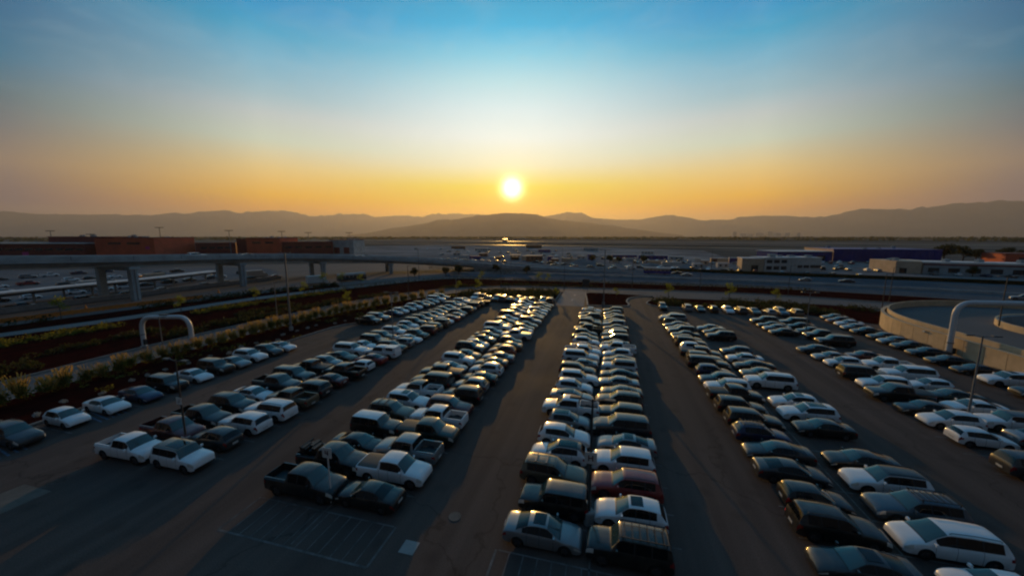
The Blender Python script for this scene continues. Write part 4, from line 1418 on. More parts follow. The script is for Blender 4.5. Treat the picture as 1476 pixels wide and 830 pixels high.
def box_truck(x, y, rz, label, z=0.0, group=None, L=7.5, cm='wall_white'):
    root = thing('box_truck', label, 'truck', (x, y, z), rz, group)
    MB().box((-.9, 0, 2.35), (L - 2.2, 2.45, 2.7)).build('cargo_box', M[cm], root)
    c = MB()
    c.add([(L / 2 - 2.0, s * 1.1, zz) for zz in (.6, 2.5) for s in (-1, 1)] + [(L / 2, -1.05, .6), (L / 2, 1.05, .6), (L / 2 - .1, -1.05, 1.5), (L / 2 - .1, 1.05, 1.5), (L / 2 - .8, -1.0, 2.5), (L / 2 - .8, 1.0, 2.5)],
          [(0, 2, 3, 1), (4, 5, 7, 6), (6, 7, 9, 8), (2, 8, 9, 3), (0, 4, 6, 8, 2), (1, 3, 9, 7, 5), (0, 1, 5, 4)])
    c.build('cab', M[cm], root)
    MB().add([(L / 2 - .09, -.95, 1.58), (L / 2 - .09, .95, 1.58), (L / 2 - .74, .92, 2.42), (L / 2 - .74, -.92, 2.42)], [(0, 1, 2, 3)]).build('windshield', M['glass'], root)
    MB().box((-.6, 0, .75), (L - 1.6, 1.0, .35)).build('chassis', M['trim'], root)
    tm, rm = wheel_mesh(.48, .3)
    for xx in (-L * .28, L * .32):
        for s in (-1, 1):
            tm.build('wheel', M['tyre'], root, (xx, s * 1.0, .48))
    return root
box_truck(-107.5, 116.5, R(60), 'white box truck parked below the flyover in front of the coach', -.06)

# ------------------------------------------------------------------ buildings
def block(root, name, m, a, b, depth, z0, z1):
    """a box standing on the line a-b, running back by depth; returns a function from (u, z, out) to a point on its front"""
    A, B = Vector((a[0], a[1], 0)), Vector((b[0], b[1], 0))
    d = (B - A).normalized()
    n = Vector((-d.y, d.x, 0))
    if n.dot(A) < 0:
        n = -n
    c = (A + B) / 2 + n * depth / 2
    MB().box((c.x, c.y, (z0 + z1) / 2), ((B - A).length, depth, z1 - z0), math.atan2(d.y, d.x)).build(name, m, root)
    rz = math.atan2(d.y, d.x)
    ln = (B - A).length
    def front(u, z, w, h, m2, nm, out=.06, th=.12):
        p = A + d * (u * ln) - n * (out - th / 2)
        MB().box((p.x, p.y, z), (w, th, h), rz).build(nm, m2, root)
    return front, ln

def roof_line(root, a, b, depth, z, m, nm='roof', over=.5, th=.5):
    A, B = Vector((a[0], a[1], 0)), Vector((b[0], b[1], 0))
    d = (B - A).normalized()
    n = Vector((-d.y, d.x, 0))
    if n.dot(A) < 0:
        n = -n
    c = (A + B) / 2 + n * depth / 2
    MB().box((c.x, c.y, z), ((B - A).length + over * 2, depth + over * 2, th), math.atan2(d.y, d.x)).build(nm, m, root)

def windows(front, ln, us, z, w, h, nm='window', m=None):
    for u in us:
        front(u, z, w, h, m or M['glass'], nm)

b = thing('terminal_building', 'long low terminal with terracotta block and white roof behind the flyover', 'building')
f, ln = block(b, 'terracotta_block', M['brick'], (-419.9, 213.7), (-371.3, 226.3), 40, -.2, 16.9)
windows(f, ln, (.33, .65), 12.4, 11, 1.6)
roof_line(b, (-419.9, 213.7), (-371.3, 226.3), 40, 17.1, M['brick_dark'], 'parapet', .3, .5)
f(.88, 8.6, 3.4, 2.2, M['magenta'], 'banner')
f2, l2 = block(b, 'dark_wing', M['brick_dark'], (-475, 212), (-420.6, 226.5), 30, -.2, 17.9)
roof_line(b, (-475, 212), (-420.6, 226.5), 30, 18.0, M['maroon'], 'roof_edge', .4, .4)
f3, l3 = block(b, 'low_wing', M['brick_dark'], (-560, 177), (-424.5, 209.0), 14, -.2, 11.6)
roof_line(b, (-560, 177), (-430, 207.7), 14, 12.5, M['roof_white'], 'roof', 1.2, .8)
windows(f3, l3, [i / 16 + .03 for i in range(16)], 7.4, 7.0, 2.0)
f3(.63, 3.6, 5.5, 3.0, M['magenta'], 'banner')
b = thing('concourse_building', 'terracotta concourse with long dark red wings, left of the sun', 'building')
f, ln = block(b, 'terracotta_block', M['brick'], (-338.3, 281.3), (-306.9, 289.4), 30, -.2, 16.4)
windows(f, ln, (.3, .68), 12.2, 8, 1.6)
roof_line(b, (-338.3, 281.3), (-306.9, 289.4), 30, 16.6, M['brick_dark'], 'parapet', .3, .4)
block(b, 'side_wall', M['brick_dark'], (-348.5, 279.5), (-338.9, 281.6), 28, -.2, 16.2)
f, ln = block(b, 'wing', M['brick_dark'], (-371, 258), (-349, 279), 14, -.2, 12.4)
windows(f, ln, (.2, .4, .6, .8), 7.5, 4.5, 1.8)
f, ln = block(b, 'wing', M['brick_dark'], (-306.4, 292), (-275, 323), 14, -.2, 13.0)
windows(f, ln, (.1, .3, .5, .7, .9), 7.5, 5.5, 1.8)
b = thing('grey_hangar', 'grey flat-roofed hangar at the end of the terracotta concourse', 'building')
f, ln = block(b, 'wall', M['conc_dark'], (-281, 325), (-257, 331.5), 30, -.2, 14.2)
windows(f, ln, (.3, .7), 3.5, 6, 6.5, 'door', M['brick_dark'])
roof_line(b, (-281, 325), (-257, 331.5), 30, 14.4, M['maroon'], 'roof', .3, .4)

b = thing('office_building', 'white two-storey office with dark square windows beside the highway', 'building')
f, ln = block(b, 'wall', M['wall_white'], (81.0, 221.0), (110, 228.8), 12, -.2, 7.1)
windows(f, ln, (.08, .21, .34), 5.3, 3.0, 1.7)
windows(f, ln, (.08, .21, .34), 1.9, 3.0, 1.9)
windows(f, ln, (.62, .74, .86, .95), 2.6, 3.0, 1.5)
f(.49, 3.4, .8, 7.0, M['wall_white'], 'pilaster', .3, .5)
f(.56, 3.4, .8, 7.0, M['wall_white'], 'pilaster', .3, .5)
roof_line(b, (81.0, 221.0), (110, 228.8), 12, 7.25, M['roof_white'], 'roof', .3, .3)
b = thing('tan_annex', 'small tan annex with a dark doorway next to the white office', 'building')
f, ln = block(b, 'wall', M['wall_tan'], (70.5, 222.0), (80.6, 221.2), 10, -.2, 6.6)
windows(f, ln, (.6,), 1.6, 3.2, 3.2, 'door', M['dark'])
roof_line(b, (70.5, 222.0), (80.6, 221.2), 10, 6.75, M['roof_white'], 'roof', .2, .3)
b = thing('warehouse', 'long dark blue sheet-metal warehouse behind the tan building', 'building')
f, ln = block(b, 'wall', M['blue_metal'], (165.2, 329.0), (231.6, 331.0), 40, -.2, 8.6)
for i in range(24):
    f((i + .5) / 24, 4.2, .35, 8.4, M['blue_metal'], 'rib', .16, .3)
roof_line(b, (165.2, 329.0), (231.6, 331.0), 40, 8.8, M['blue_metal'], 'roof', .4, .4)
f, ln = block(b, 'low_wing', M['blue_metal'], (124.6, 318.5), (164.6, 328.6), 24, -.2, 6.8)
windows(f, ln, (.2, .5, .8), 2.2, 6, 3.6, 'door', M['dark'])
roof_line(b, (124.6, 318.5), (164.6, 328.6), 24, 7.0, M['roof_white'], 'canopy', .6, .4)
b = thing('tan_building', 'tan flat-roofed building with two blank bays beside the highway', 'building')
f, ln = block(b, 'wall', M['wall_tan'], (143.9, 251.3), (143.5, 231.0), 18, -.2, 5.9)
f, ln = block(b, 'bay', M['wall_tan'], (143.3, 230.4), (151.0, 226.0), 12, -.2, 6.1)
windows(f, ln, (.3,), 1.3, 2.6, 2.6, 'door', M['dark'])
b = thing('depot_building', 'long depot with white roof edge and maroon fascia near the ramp', 'building')
f, ln = block(b, 'wall', M['conc_dark'], (152.7, 227.6), (215, 215), 14, -.2, 4.4)
windows(f, ln, [i / 9 + .06 for i in range(9)], 2.0, 4.0, 2.2)
f(.5, 4.75, ln, .7, M['maroon'], 'fascia', .2, .3)
roof_line(b, (152.7, 227.6), (215, 215), 14, 5.6, M['roof_white'], 'roof', .6, .8)
b = thing('brick_shed', 'orange brick shed behind the depot roof at the edge of view', 'building')
f, ln = block(b, 'wall', M['brick'], (268.9, 333.6), (330, 328), 20, -.2, 6.2)
windows(f, ln, (.15, .4, .65), 2.6, 5, 2.4)
roof_line(b, (268.9, 333.6), (330, 328), 20, 6.4, M['brick_dark'], 'roof', .4, .4)

def roof_units(pts):
    mb = {}
    for (x, y, z, w, h, owner) in pts:
        MB().box((x, y, z + h / 2), (w, w * .7, h), R(12)).build('roof_unit', M['conc_dark'], bpy.data.objects[owner])
ur = random.Random(3)
tb = [o.name for o in bpy.data.objects if o.parent is None and o.get('category') == 'building']
for nm_, a, b_, dep, z in (('terminal_building', (-410, 220), (-376, 230), 26, 17.2), ('terminal_building', (-470, 218), (-425, 230), 20, 18.2), ('concourse_building', (-335, 288), (-310, 294), 20, 16.8), ('grey_hangar', (-278, 332), (-262, 336), 20, 14.6),
                          ('office_building', (84, 226), (107, 232), 4, 7.4), ('warehouse', (170, 336), (226, 338), 24, 9.0), ('depot_building', (158, 230), (208, 220), 6, 6.0), ('tan_building', (146, 236), (149, 240), 3, 6.0)):
    roof_units([(a[0] + (b_[0] - a[0]) * t + ur.uniform(-1, 1), a[1] + (b_[1] - a[1]) * t + ur.uniform(0, dep), z, ur.uniform(1.6, 3.4), ur.uniform(.8, 1.7), nm_) for t in (.1, .35, .6, .9)])

# long pale-roofed shelter below the flyover
cp = thing('shelter_canopy', 'long flat white-edged shelter roof running below the flyover', 'canopy')
ca = smooth_line([(-155, 40), (-158.5, 72), (-160, 96), (-166, 122)], 6)
strip_mb(ca, 5.5, 3.3, 3.7).build('roof', M['roof_white'], cp)
strip_mb(ca, 5.3, 2.7, 3.28).build('fascia', M['dark'], cp)  # black slab standing in for the dark beneath the roof
for i in range(0, len(ca), 1):
    MB().box((ca[i].x, ca[i].y, 1.2), (.4, .4, 3.0)).build('post', M['conc_dark'], cp)
lw = strip_mb([(-141, 20), (-142.5, 60), (-142, 100), (-139, 130)], .4, -.06, 1.3).build('barrier_wall', M['concrete'])
tag(lw, 'low pale concrete barrier wall along the road under the flyover', 'barrier wall')
fb = thing('construction_barrier', 'low orange barrier fence along the road below the flyover', 'barrier')
fl_ = [(-124.7 + .3, 44), (-124.2, 52), (-123.9, 62), (-123, 72), (-122, 82)]
fl_ = smooth_line([(-126.5, 44), (-124.2, 52), (-122.6, 62), (-120.5, 72), (-117.5, 82)], 2.5)
strip_mb(fl_, .12, .15, 1.1).build('mesh_panel', M['orange'], fb)
for p in fl_:
    MB().box((p.x, p.y, .6), (.16, .16, 1.3)).build('post', M['orange'], fb)
tag(MB().tube([(-129, 62, -.06), (-129, 62, .04), (-129, 62, .05), (-129, 62, 1.3)], [.5, .5, .34, .05], 10).build('traffic_cone', M['orange']), 'tall orange cone on the tarmac beside the flyover piers', 'traffic cone')
tag(MB().tube([(-124.5, 92, -.06), (-124.5, 92, .04), (-124.5, 92, .05), (-124.5, 92, 1.3)], [.5, .5, .34, .05], 10).build('traffic_cone', M['orange']), 'tall orange cone at the end of the orange barrier', 'traffic cone')

# concrete median barrier on the highway
mbp = [hwy_at(t / 60, .36) for t in range(61)]
tag(strip_mb(mbp, .6, -.02, .9).build('median_barrier', M['conc_dark']), 'grey concrete barrier dividing the highway carriageways', 'barrier')
mbp = [hwy_at(t / 60, 1.0) + Vector((0, 1.5, 0)) for t in range(14, 61)]
tag(strip_mb(mbp, .5, -.1, 1.5).build('highway_fence', M['leaf_dark']), 'dark fence line along the far edge of the highway', 'fence')

# ------------------------------------------------------------------ curved ramp beside the lot
def ramp_wall():
    root = thing('curved_ramp', 'long tan-walled concrete ramp curving away at the edge of the car park', 'ramp')
    cx, cy_, Rr = 83.0, 79.0, 30.0
    def path(off, n_arc=64, y0=28.0):
        """the outer face offset inwards: straight beside the lot, then round the far end"""
        r = Rr - off
        line = [(cx - r, y0 + k * (cy_ - y0) / 16, (-1.0, 0.0)) for k in range(16)]
        for k in range(n_arc + 1):
            a = math.pi - math.radians(185) * k / n_arc
            line.append((cx + r * math.cos(a), cy_ + r * math.sin(a), (math.cos(a), math.sin(a))))
        return line
    # outer wall panel by panel, joints left open between them
    P = path(0, 32)
    for i in range(len(P) - 1):
        a, b = P[i], P[i + 1]
        vs = []
        for z in (-.2, 2.9):
            for off in (0, .35):
                for q, t in ((a, .012), (b, -.012)):
                    o = a if q is b else b
                    x, y = q[0] + (o[0] - q[0]) * abs(t), q[1] + (o[1] - q[1]) * abs(t)
                    vs.append((x - q[2][0] * off, y - q[2][1] * off, z))
        MB().add(vs, [(0, 1, 5, 4), (3, 2, 6, 7), (2, 0, 4, 6), (1, 3, 7, 5), (4, 5, 7, 6)]).build('wall_panel', M['tanwall'], root)
    def sweep(off0, off1, z0, z1, nm, m):
        A, B = path(off0), path(off1)
        vs, fs = [], []
        for p, q in zip(A, B):
            vs += [(p[0], p[1], z0), (p[0], p[1], z1), (q[0], q[1], z1), (q[0], q[1], z0)]
        for i in range(len(A) - 1):
            for k in range(4):
                a, b = i * 4 + k, i * 4 + (k + 1) % 4
                fs.append((a, a + 4, b + 4, b))
        e = (len(A) - 1) * 4
        fs += [(0, 1, 2, 3), (e + 3, e + 2, e + 1, e)]
        MB().add(vs, fs).build(nm, m, root)
    sweep(.36, .5, -.2, 2.85, 'core_wall', M['conc_dark'])
    sweep(-.06, .5, 2.9, 3.06, 'coping', M['tanwall'])
    sweep(.9, 1.15, 2.4, 3.75, 'parapet', M['tanwall'])
    sweep(.5, 15.0, 2.0, 2.4, 'ramp_deck', M['road'])
    sweep(15.0, 15.3, 2.0, 3.5, 'inner_parapet', M['tanwall'])
    sweep(15.31, 15.7, -.2, 3.3, 'inner_wall', M['conc_dark'])
    for (x, y) in ((52.85, 76.5), (52.85, 58.5), (52.85, 47.0)):
        MB().box((x, y, 2.6), (.3, .45, .3)).build('wall_lamp', M['lens'], root)
ramp_wall()
gd = MB().prism([(69.5, 20), (96, 20), (96, 79)] + [(83 + 13 * math.cos(math.radians(a)), 79 + 13 * math.sin(math.radians(a))) for a in range(10, 181, 10)], -.15, .3).build('ramp_garden', M['mulch'])
gd['kind'] = 'structure'

def pipe_arch(pts, rad, label):
    root = thing('pipe_gantry', label, 'gantry', (pts[0][0], pts[0][1], 0))
    o = Vector((pts[0][0], pts[0][1], 0))
    P = [Vector(p) - o for p in pts]
    # rounded shoulders
    line = []
    for i, p in enumerate(P):
        if 0 < i < len(P) - 1:
            a, c = P[i - 1], P[i + 1]
            ra = min(2.2, (a - p).length * .6)
            pa, pc = p + (a - p).normalized() * ra, p + (c - p).normalized() * ra
            for t in [k / 8 for k in range(9)]:
                line.append(pa * (1 - t) ** 2 + p * 2 * t * (1 - t) + pc * t * t)
        else:
            line.append(p)
    MB().tube(line, rad, 14).build('frame', M['steel_white'], root, smooth=40)
    for q in (P[0] + Vector((0, 0, 2.2)), P[-1] + Vector((0, 0, max(0.0, P[1].z - P[-1].z) * .35))):
        MB().tube([q, q + Vector((0, 0, .16))], rad * 1.22, 14).build('collar', M['pole'], root)
    m_ = (P[1] + P[2]) / 2
    MB().box((m_.x, m_.y, m_.z + rad + .06), (1.6, .35, .22), math.atan2(P[2].y - P[1].y, P[2].x - P[1].x)).build('sensor_box', M['dark_pole'], root)
    MB().box((P[0].x + rad + .16, P[0].y - .1, 1.0), (.4, .35, .9)).build('control_box', M['dark_pole'], root)
    for p in (P[0], P[-1]):
        MB().tube([p + Vector((0, 0, -.1)), p + Vector((0, 0, .25))], rad * 1.7, 14).build('base_plate', M['concrete'], root)
    return root
pipe_arch([(-75.4, 42.6, 0), (-75.4, 42.6, 5.2), (-65.9, 43.6, 5.6), (-65.9, 43.6, 0)], .33, 'white bent-pipe gantry spanning the access road beside the shrub bed')
pipe_arch([(52.2, 70.6, 0), (52.2, 70.6, 8.6), (76, 74, 8.6), (76, 74, 2.6)], .36, 'tall white bent-pipe gantry standing against the curved ramp wall')

# ------------------------------------------------------------------ light poles and signs
def light_pole(x, y, h, label, rz=0.0, arms=2, base=True, m='pole', group='light poles', sign=None, rad=.1):
    root = thing('light_pole', label, 'light pole', (x, y, 0), rz, group)
    MB().tube([(0, 0, 0), (0, 0, h)], [rad, rad * .62], 8).build('pole', M[m], root)
    if base:
        MB().tube([(0, 0, -.05), (0, 0, .85), (0, 0, .92)], [.36, .36, .30], 14).build('concrete_base', M['concrete'], root)
    for k in range(arms):
        s = 1 if k == 0 else -1
        MB().tube([(0, 0, h - .12), (s * .7, 0, h)], .045, 6).build('arm', M[m], root)
        hd = MB()
        hd.box((s * 1.05, 0, h + .02), (.75, .34, .11), taper=.85)
        ho = hd.build('lamp_head', M['dark_pole'], root)
        MB().box((s * 1.05, 0, h - .05), (.5, .24, .03)).build('lens', M['lens'], ho)
    if sign:
        sz, txt, w = sign
        pl = MB().box((0, -rad - .05, sz), (w, .03, w)).build('sign_plate', M['sign_white'], root)
        letter(txt, pl, (0, -rad - .068, sz), w * .5)
    return root

GLYPH = {'H': [(-.32, 0, .2, 1.0), (.32, 0, .2, 1.0), (0, 0, .5, .2)],
         '4': [(.22, 0, .2, 1.0), (-.02, -.12, .8, .18), (-.3, .2, .18, .6)],
         'J': [(.2, .08, .2, .84), (-.06, -.42, .6, .18), (-.3, -.25, .18, .3)]}
def letter(ch, parent, at, h):
    mb = MB()
    for (cx, cz, w, hh) in GLYPH[ch]:
        mb.box((at[0] + cx * h, at[1], at[2] + cz * h), (w * h, .012, hh * h))
    mb.build('letter', M['sign_dark'], parent)

light_pole(-36.1, 22.4, 8.0, 'dark light pole with small sign behind the white pickup', sign=(4.3, 'J', .62), m='dark_pole')
light_pole(-.55, 22.3, 8.6, 'light pole on a concrete drum carrying a square sign, amid the middle double row', sign=(4.7, 'H', .78), m='dark_pole', rz=0)
light_pole(-36.1, 55.6, 9.0, 'grey light pole rising midway along the first double row')
light_pole(-36.1, 84.0, 9.0, 'thin light pole near the far end of the first double row')
light_pole(-.4, 64.0, 9.0, 'light pole midway along the middle double row', m='dark_pole')
light_pole(-.5, 101.6, 15.0, 'tall light pole on the mulched exit island', rad=.17)
light_pole(-60.2, 57.6, 15.5, 'tallest grey light pole standing in the shrub bed', rad=.2)
light_pole(36.0, 45.4, 9.0, 'grey light pole beside the white boxy SUV in the fourth double row')
light_pole(35.9, 77.0, 8.6, 'thin grey light pole among the dark cars of the fourth double row')
light_pole(69.0, 84.6, 9.0, 'dark light pole standing on the ramp deck', base=False, m='dark_pole').location.z = 2.6
light_pole(-67.6, 40.5, 6.2, 'short light pole by the access road short of the pipe gantry', arms=1, rad=.09, base=False)
light_pole(-66, 60, 9.5, 'thin light pole across from the tallest pole in the shrub bed', arms=1, base=False)
for i, (x, y, h) in enumerate(((-57, 97, 10), (-36, 123.6, 9), (-13.8, 124.6, 9.5), (9, 135.5, 9.5), (31, 135.6, 9.5), (56, 133, 9.5), (78, 126, 10), (-82, 149, 13), (-50, 191, 13), (-25, 214, 14), (52, 207, 12), (70.5, 116, 9))):
    light_pole(x, y, h, ['street lamp on the shrub bed corner beside the access road', 'street lamp behind the far row of cars', 'street lamp at the mouth of the pale exit road', 'street lamp across the road from the exit island',
                         'street lamp on the red median opposite the kerb nose', 'street lamp on the red median opposite the far kerb cars', 'street lamp on the red median short of the ramp',
                         'tall lamp beside the foot of the flyover curve', 'tall lamp beside the retaining wall of the flyover', 'tall lamp beyond the highway near the earth mound', 'tall lamp behind the highway bus', 'street lamp in the bed behind the ramp'][i],
               arms=1, base=False, group='street lamps along the roads', m='dark_pole', rad=.11)

def apron_mast(x, y, h, label):
    root = thing('floodlight_mast', label, 'floodlight mast', (x, y, 0), 0, 'floodlight masts on the apron')
    MB().tube([(0, 0, -.2), (0, 0, h)], [.4, .25], 8).build('mast', M['pole'], root)
    mb = MB()
    mb.box((0, 0, h), (7.0, .5, .6), R(20))
    mb.build('lamp_bar', M['dark_pole'], root)
for x, y, h, lab in ((-475.3, 214, 23, 'floodlight mast behind the low white roof of the terminal'), (-385, 240, 26, 'floodlight mast over the terracotta terminal block'), (-334, 262, 23.5, 'floodlight mast between the terminal and the concourse'),
                     (-315, 300, 23, 'floodlight mast above the concourse block'), (-300, 318, 22, 'floodlight mast at the end of the concourse block'), (-268, 340, 22, 'floodlight mast above the grey hangar'), (-440, 222, 20, 'floodlight mast on the dark terminal wing')):
    apron_mast(x, y, h, lab)

sp = thing('sign_post', 'white square sign on a thin post at the end of the second double row', 'sign', (-18.3, 19.6, 0))
MB().tube([(0, 0, 0), (0, 0, 4.15)], .045, 8).build('post', M['steel_white'], sp)
pl = MB().box((0, -.06, 3.85), (.74, .03, .74)).build('sign_plate', M['sign_white'], sp)
letter('4', pl, (0, -.085, 3.85), .36)
rs = thing('road_sign', 'black back of a large road sign beside the exit island', 'sign', (-6.6, 126.0, 0))
MB().box((0, 0, 2.9), (2.3, .12, 2.5)).build('panel', M['dark_pole'], rs)
for s in (-.7, .7):
    MB().tube([(s, .1, -.1), (s, .1, 3.9)], .06, 6).build('post', M['pole'], rs)

# ------------------------------------------------------------------ plants
def leaf_cloud(mb, cx, cy_, cz, rx, ry, rz_, n, size, rr, mi=0, up=.3):
    for _ in range(n):
        while True:
            p = Vector((rr.uniform(-1, 1), rr.uniform(-1, 1), rr.uniform(-1, 1)))
            if .25 < p.length < 1:
                break
        c = Vector((cx + p.x * rx, cy_ + p.y * ry, cz + p.z * rz_))
        a = Vector((rr.gauss(0, 1), rr.gauss(0, 1), rr.gauss(0, 1) + up)).normalized()
        b_ = a.orthogonal().normalized()
        s = size * rr.uniform(.6, 1.3)
        d = a.cross(b_)
        mb.add([c - b_ * s * .5, c + d * s * .35, c + b_ * s * .6, c - d * s * .35], [(0, 1, 2, 3)], mi)

def shrub_mesh(seed):
    rr = random.Random(seed)
    body, heads = MB(), MB()
    for k in range(5):
        leaf_cloud(body, rr.uniform(-.35, .35), rr.uniform(-.35, .35), .55 + .2 * k * .6, .55 - .05 * k, .55 - .05 * k, .45, 70, .2, rr)
    for k in range(60):
        a = rr.uniform(0, 6.28)
        r = rr.uniform(0, .55)
        x, y = r * math.cos(a), r * math.sin(a)
        h = rr.uniform(1.2, 2.0)
        l = rr.uniform(.1, .35)
        heads.add([(x, y, h - .7), (x + .05, y, h - .7), (x + l * math.cos(a) + .05, y + l * math.sin(a), h), (x + l * math.cos(a), y + l * math.sin(a) + .05, h)], [(0, 1, 2, 3)])
    return body.mesh('foliage', [M['leaf_green']]), heads.mesh('seed_heads', [M['straw']])
SHR = [shrub_mesh(s) for s in (3, 8, 21)]
def shrub(x, y, s, i, label, group):
    root = thing('ornamental_shrub', label, 'shrub', (x, y, .12), rnd.uniform(0, 6), group)
    root.scale = (s, s, s * rnd.uniform(.9, 1.25))
    f, h = SHR[i % 3]
    link('foliage', f, root)
    link('seed_heads', h, root)
nm = 0
for i in range(54):
    y = 12.0 + i * 1.75
    g = i - 18
    # follows the road side of the bed
    xr = min(ROAD1_N, key=lambda p: abs(p.y - y)).x
    shrub(xr + 2.2 + rnd.uniform(-.2, .2), y + rnd.uniform(-.2, .2), rnd.uniform(1.15, 1.38), i,
          'straw-tipped green shrub standing right beside the foot of the pipe gantry' if g == 0 else '%s straw-tipped shrub of the bed counted from the gantry foot %s' % (ORD[abs(g) - 1].replace('nearest', 'first'), 'towards the camera' if g < 0 else 'away from the camera'),
          'straw-tipped shrubs along the access road')
def low_shrub_mesh(seed):
    rr = random.Random(seed)
    b = MB()
    for k in range(3):
        leaf_cloud(b, rr.uniform(-.3, .3), rr.uniform(-.3, .3), .3, .4, .4, .3, 60, .16, rr)
    return b.mesh('silver_shrub', [M['white_leaf']])
LOWS = [low_shrub_mesh(s) for s in (2, 5)]
for i in range(26):
    y = 15 + i * 2.6
    xi = min(HEDGE_IN, key=lambda p: abs(p.y - y)).x
    o = link('silver_shrub', LOWS[i % 2], None, (xi - 2.6 + rnd.uniform(-1.6, 1.0), y + rnd.uniform(-.7, .7), .14), rnd.uniform(0, 6))
    o.scale = [rnd.uniform(.5, .85)] * 3
    tag(o, 'small silvery shrub, %s from the camera end of the mulch behind the parked cars' % ORD[i], 'shrub', 'silvery shrubs on the mulch')

def inside(poly, x, y):
    c = False
    j = len(poly) - 1
    for i in range(len(poly)):
        xi, yi, xj, yj = poly[i][0], poly[i][1], poly[j][0], poly[j][1]
        if (yi > y) != (yj > y) and x < (xj - xi) * (y - yi) / (yj - yi) + xi:
            c = not c
        j = i
    return c

def ground_cover(name, poly, spots, m, n, size, h, seed):
    """low planting nobody could count: drifts of leaves on the mulch"""
    rr = random.Random(seed)
    mb = MB()
    xs = [p[0] for p in poly]
    ys = [p[1] for p in poly]
    k = 0
    while k < spots:
        x, y = rr.uniform(min(xs), max(xs)), rr.uniform(min(ys), max(ys))
        if inside(poly, x, y) and mnoise.noise(Vector((x * .06, y * .06, seed))) > -.12:
            s = rr.uniform(.6, 1.5)
            leaf_cloud(mb, x, y, .15 + h * .45 * s, .8 * s, .8 * s, h * .6 * s, n, size, rr)
            k += 1
    o = mb.build(name, m)
    o['kind'] = 'stuff'
    return o
MED = [(p.x, p.y) for p in ROAD1_F if p.x < 0] + [(p.x, p.y) for p in reversed(ROAD2_N) if p.x < 0]
near_med = [(-76, 0), (-76, 62), (-72, 92), (-89, 106), (-99, 82), (-103, 54), (-109, 30), (-114, 0)]
band_a = [(-75.6, 0), (-76.2, 42), (-75, 62), (-70.5, 88), (-73.5, 90), (-79, 62), (-81, 42), (-81, 0)]
band_b = [(-84, 0), (-84, 42), (-82, 62), (-80, 80), (-83, 82), (-86, 62), (-88, 42), (-88, 0)]
band_c = [(-99, 0), (-102.5, 30), (-100, 52), (-95, 80), (-87, 104), (-84.5, 106), (-90, 84), (-96, 55), (-97, 30), (-94, 0)]
ground_cover('median_shrubbery', band_a, 300, M['leaf_dark'], 30, .34, 1.0, 11)
ground_cover('median_shrubbery', band_b, 170, M['leaf_dark'], 30, .34, .7, 17)
ground_cover('median_shrubbery', band_c, 330, M['leaf_green'], 30, .34, .8, 13)
band_d = [(-70, 92), (-60, 114.5), (-46.5, 127.5), (-33, 133.6), (-3, 135.4), (-3, 137), (-34, 136), (-49, 130), (-63, 116), (-73, 94)]
ground_cover('median_shrubbery', band_d, 170, M['leaf_dark'], 24, .36, .6, 19)
HB = [(p.x, p.y) for p in HEDGE_IN if p.y > 8] + [(-14.4, 104.3), (-14.8, 122)] + [(p.x, p.y) for p in reversed(ROAD1_N) if p.y > 8]
ground_cover('hedge_undergrowth', HB, 150, M['leaf_green'], 22, .24, .45, 23)
FARBED = [(-44, 104.6), (-14.6, 104.6), (-15, 122), (-31.6, 121), (-45, 112)]
ground_cover('far_hedge_foliage', FARBED, 420, M['leaf_dark'], 24, .36, 1.2, 29)
KB = [(13, 103.2), (43, 103.2), (47, 101.2), (64, 95), (65, 113.4), (44, 116.6), (19, 116.4), (13, 112)]
ground_cover('far_hedge_foliage', KB, 360, M['leaf_dark'], 24, .36, 1.0, 31)
VB = [(-122, 20), (-118.6, 44), (-115, 60), (-109, 86), (-97, 115), (-98.6, 117.4), (-110.6, 88), (-116.6, 62), (-120.6, 42), (-126, 22)]
ground_cover('verge_shrubbery', VB, 300, M['leaf_dark'], 24, .4, 1.3, 37)
def hedge_line(line, w, h, label, seed, m='leaf_dark'):
    rr = random.Random(seed)
    root = thing('hedge', label, 'hedge')
    mb = MB()
    for a, b_ in zip(line, line[1:]):
        n = max(1, int((b_ - a).length / .9))
        for k in range(n):
            p = a + (b_ - a) * (k / n)
            leaf_cloud(mb, p.x, p.y, .2 + h * .5, .8, w * .6, h * .55 * rr.uniform(.8, 1.15), 26, .36, rr)
    mb.build('foliage', M[m], root)
    st = MB()
    for a in line[::2]:
        st.tube([(a.x, a.y, .1), (a.x, a.y, h * .7)], .06, 5)
    st.build('stem', M['bark'], root)
hedge_line([Vector((p.x * .985, p.y - 1.6, 0)) for p in ROAD2_N if -95 < p.x < -38 and p.y > 90], 1.2, 1.3, 'dark clipped hedge along the pale path below the flyover', 41)
hedge_line([Vector((p.x, p.y - 1.8, 0)) for p in ROAD2_N if -38 <= p.x < 70], 1.2, 1.1, 'dark clipped hedge between the access road and the highway', 43)
hedge_line([Vector((x, 186.5 + (x + 95) * -.3, 0)) for x in range(-96, -40, 3)], 3.0, 2.2, 'dark bushy hedge at the foot of the flyover retaining wall', 47)

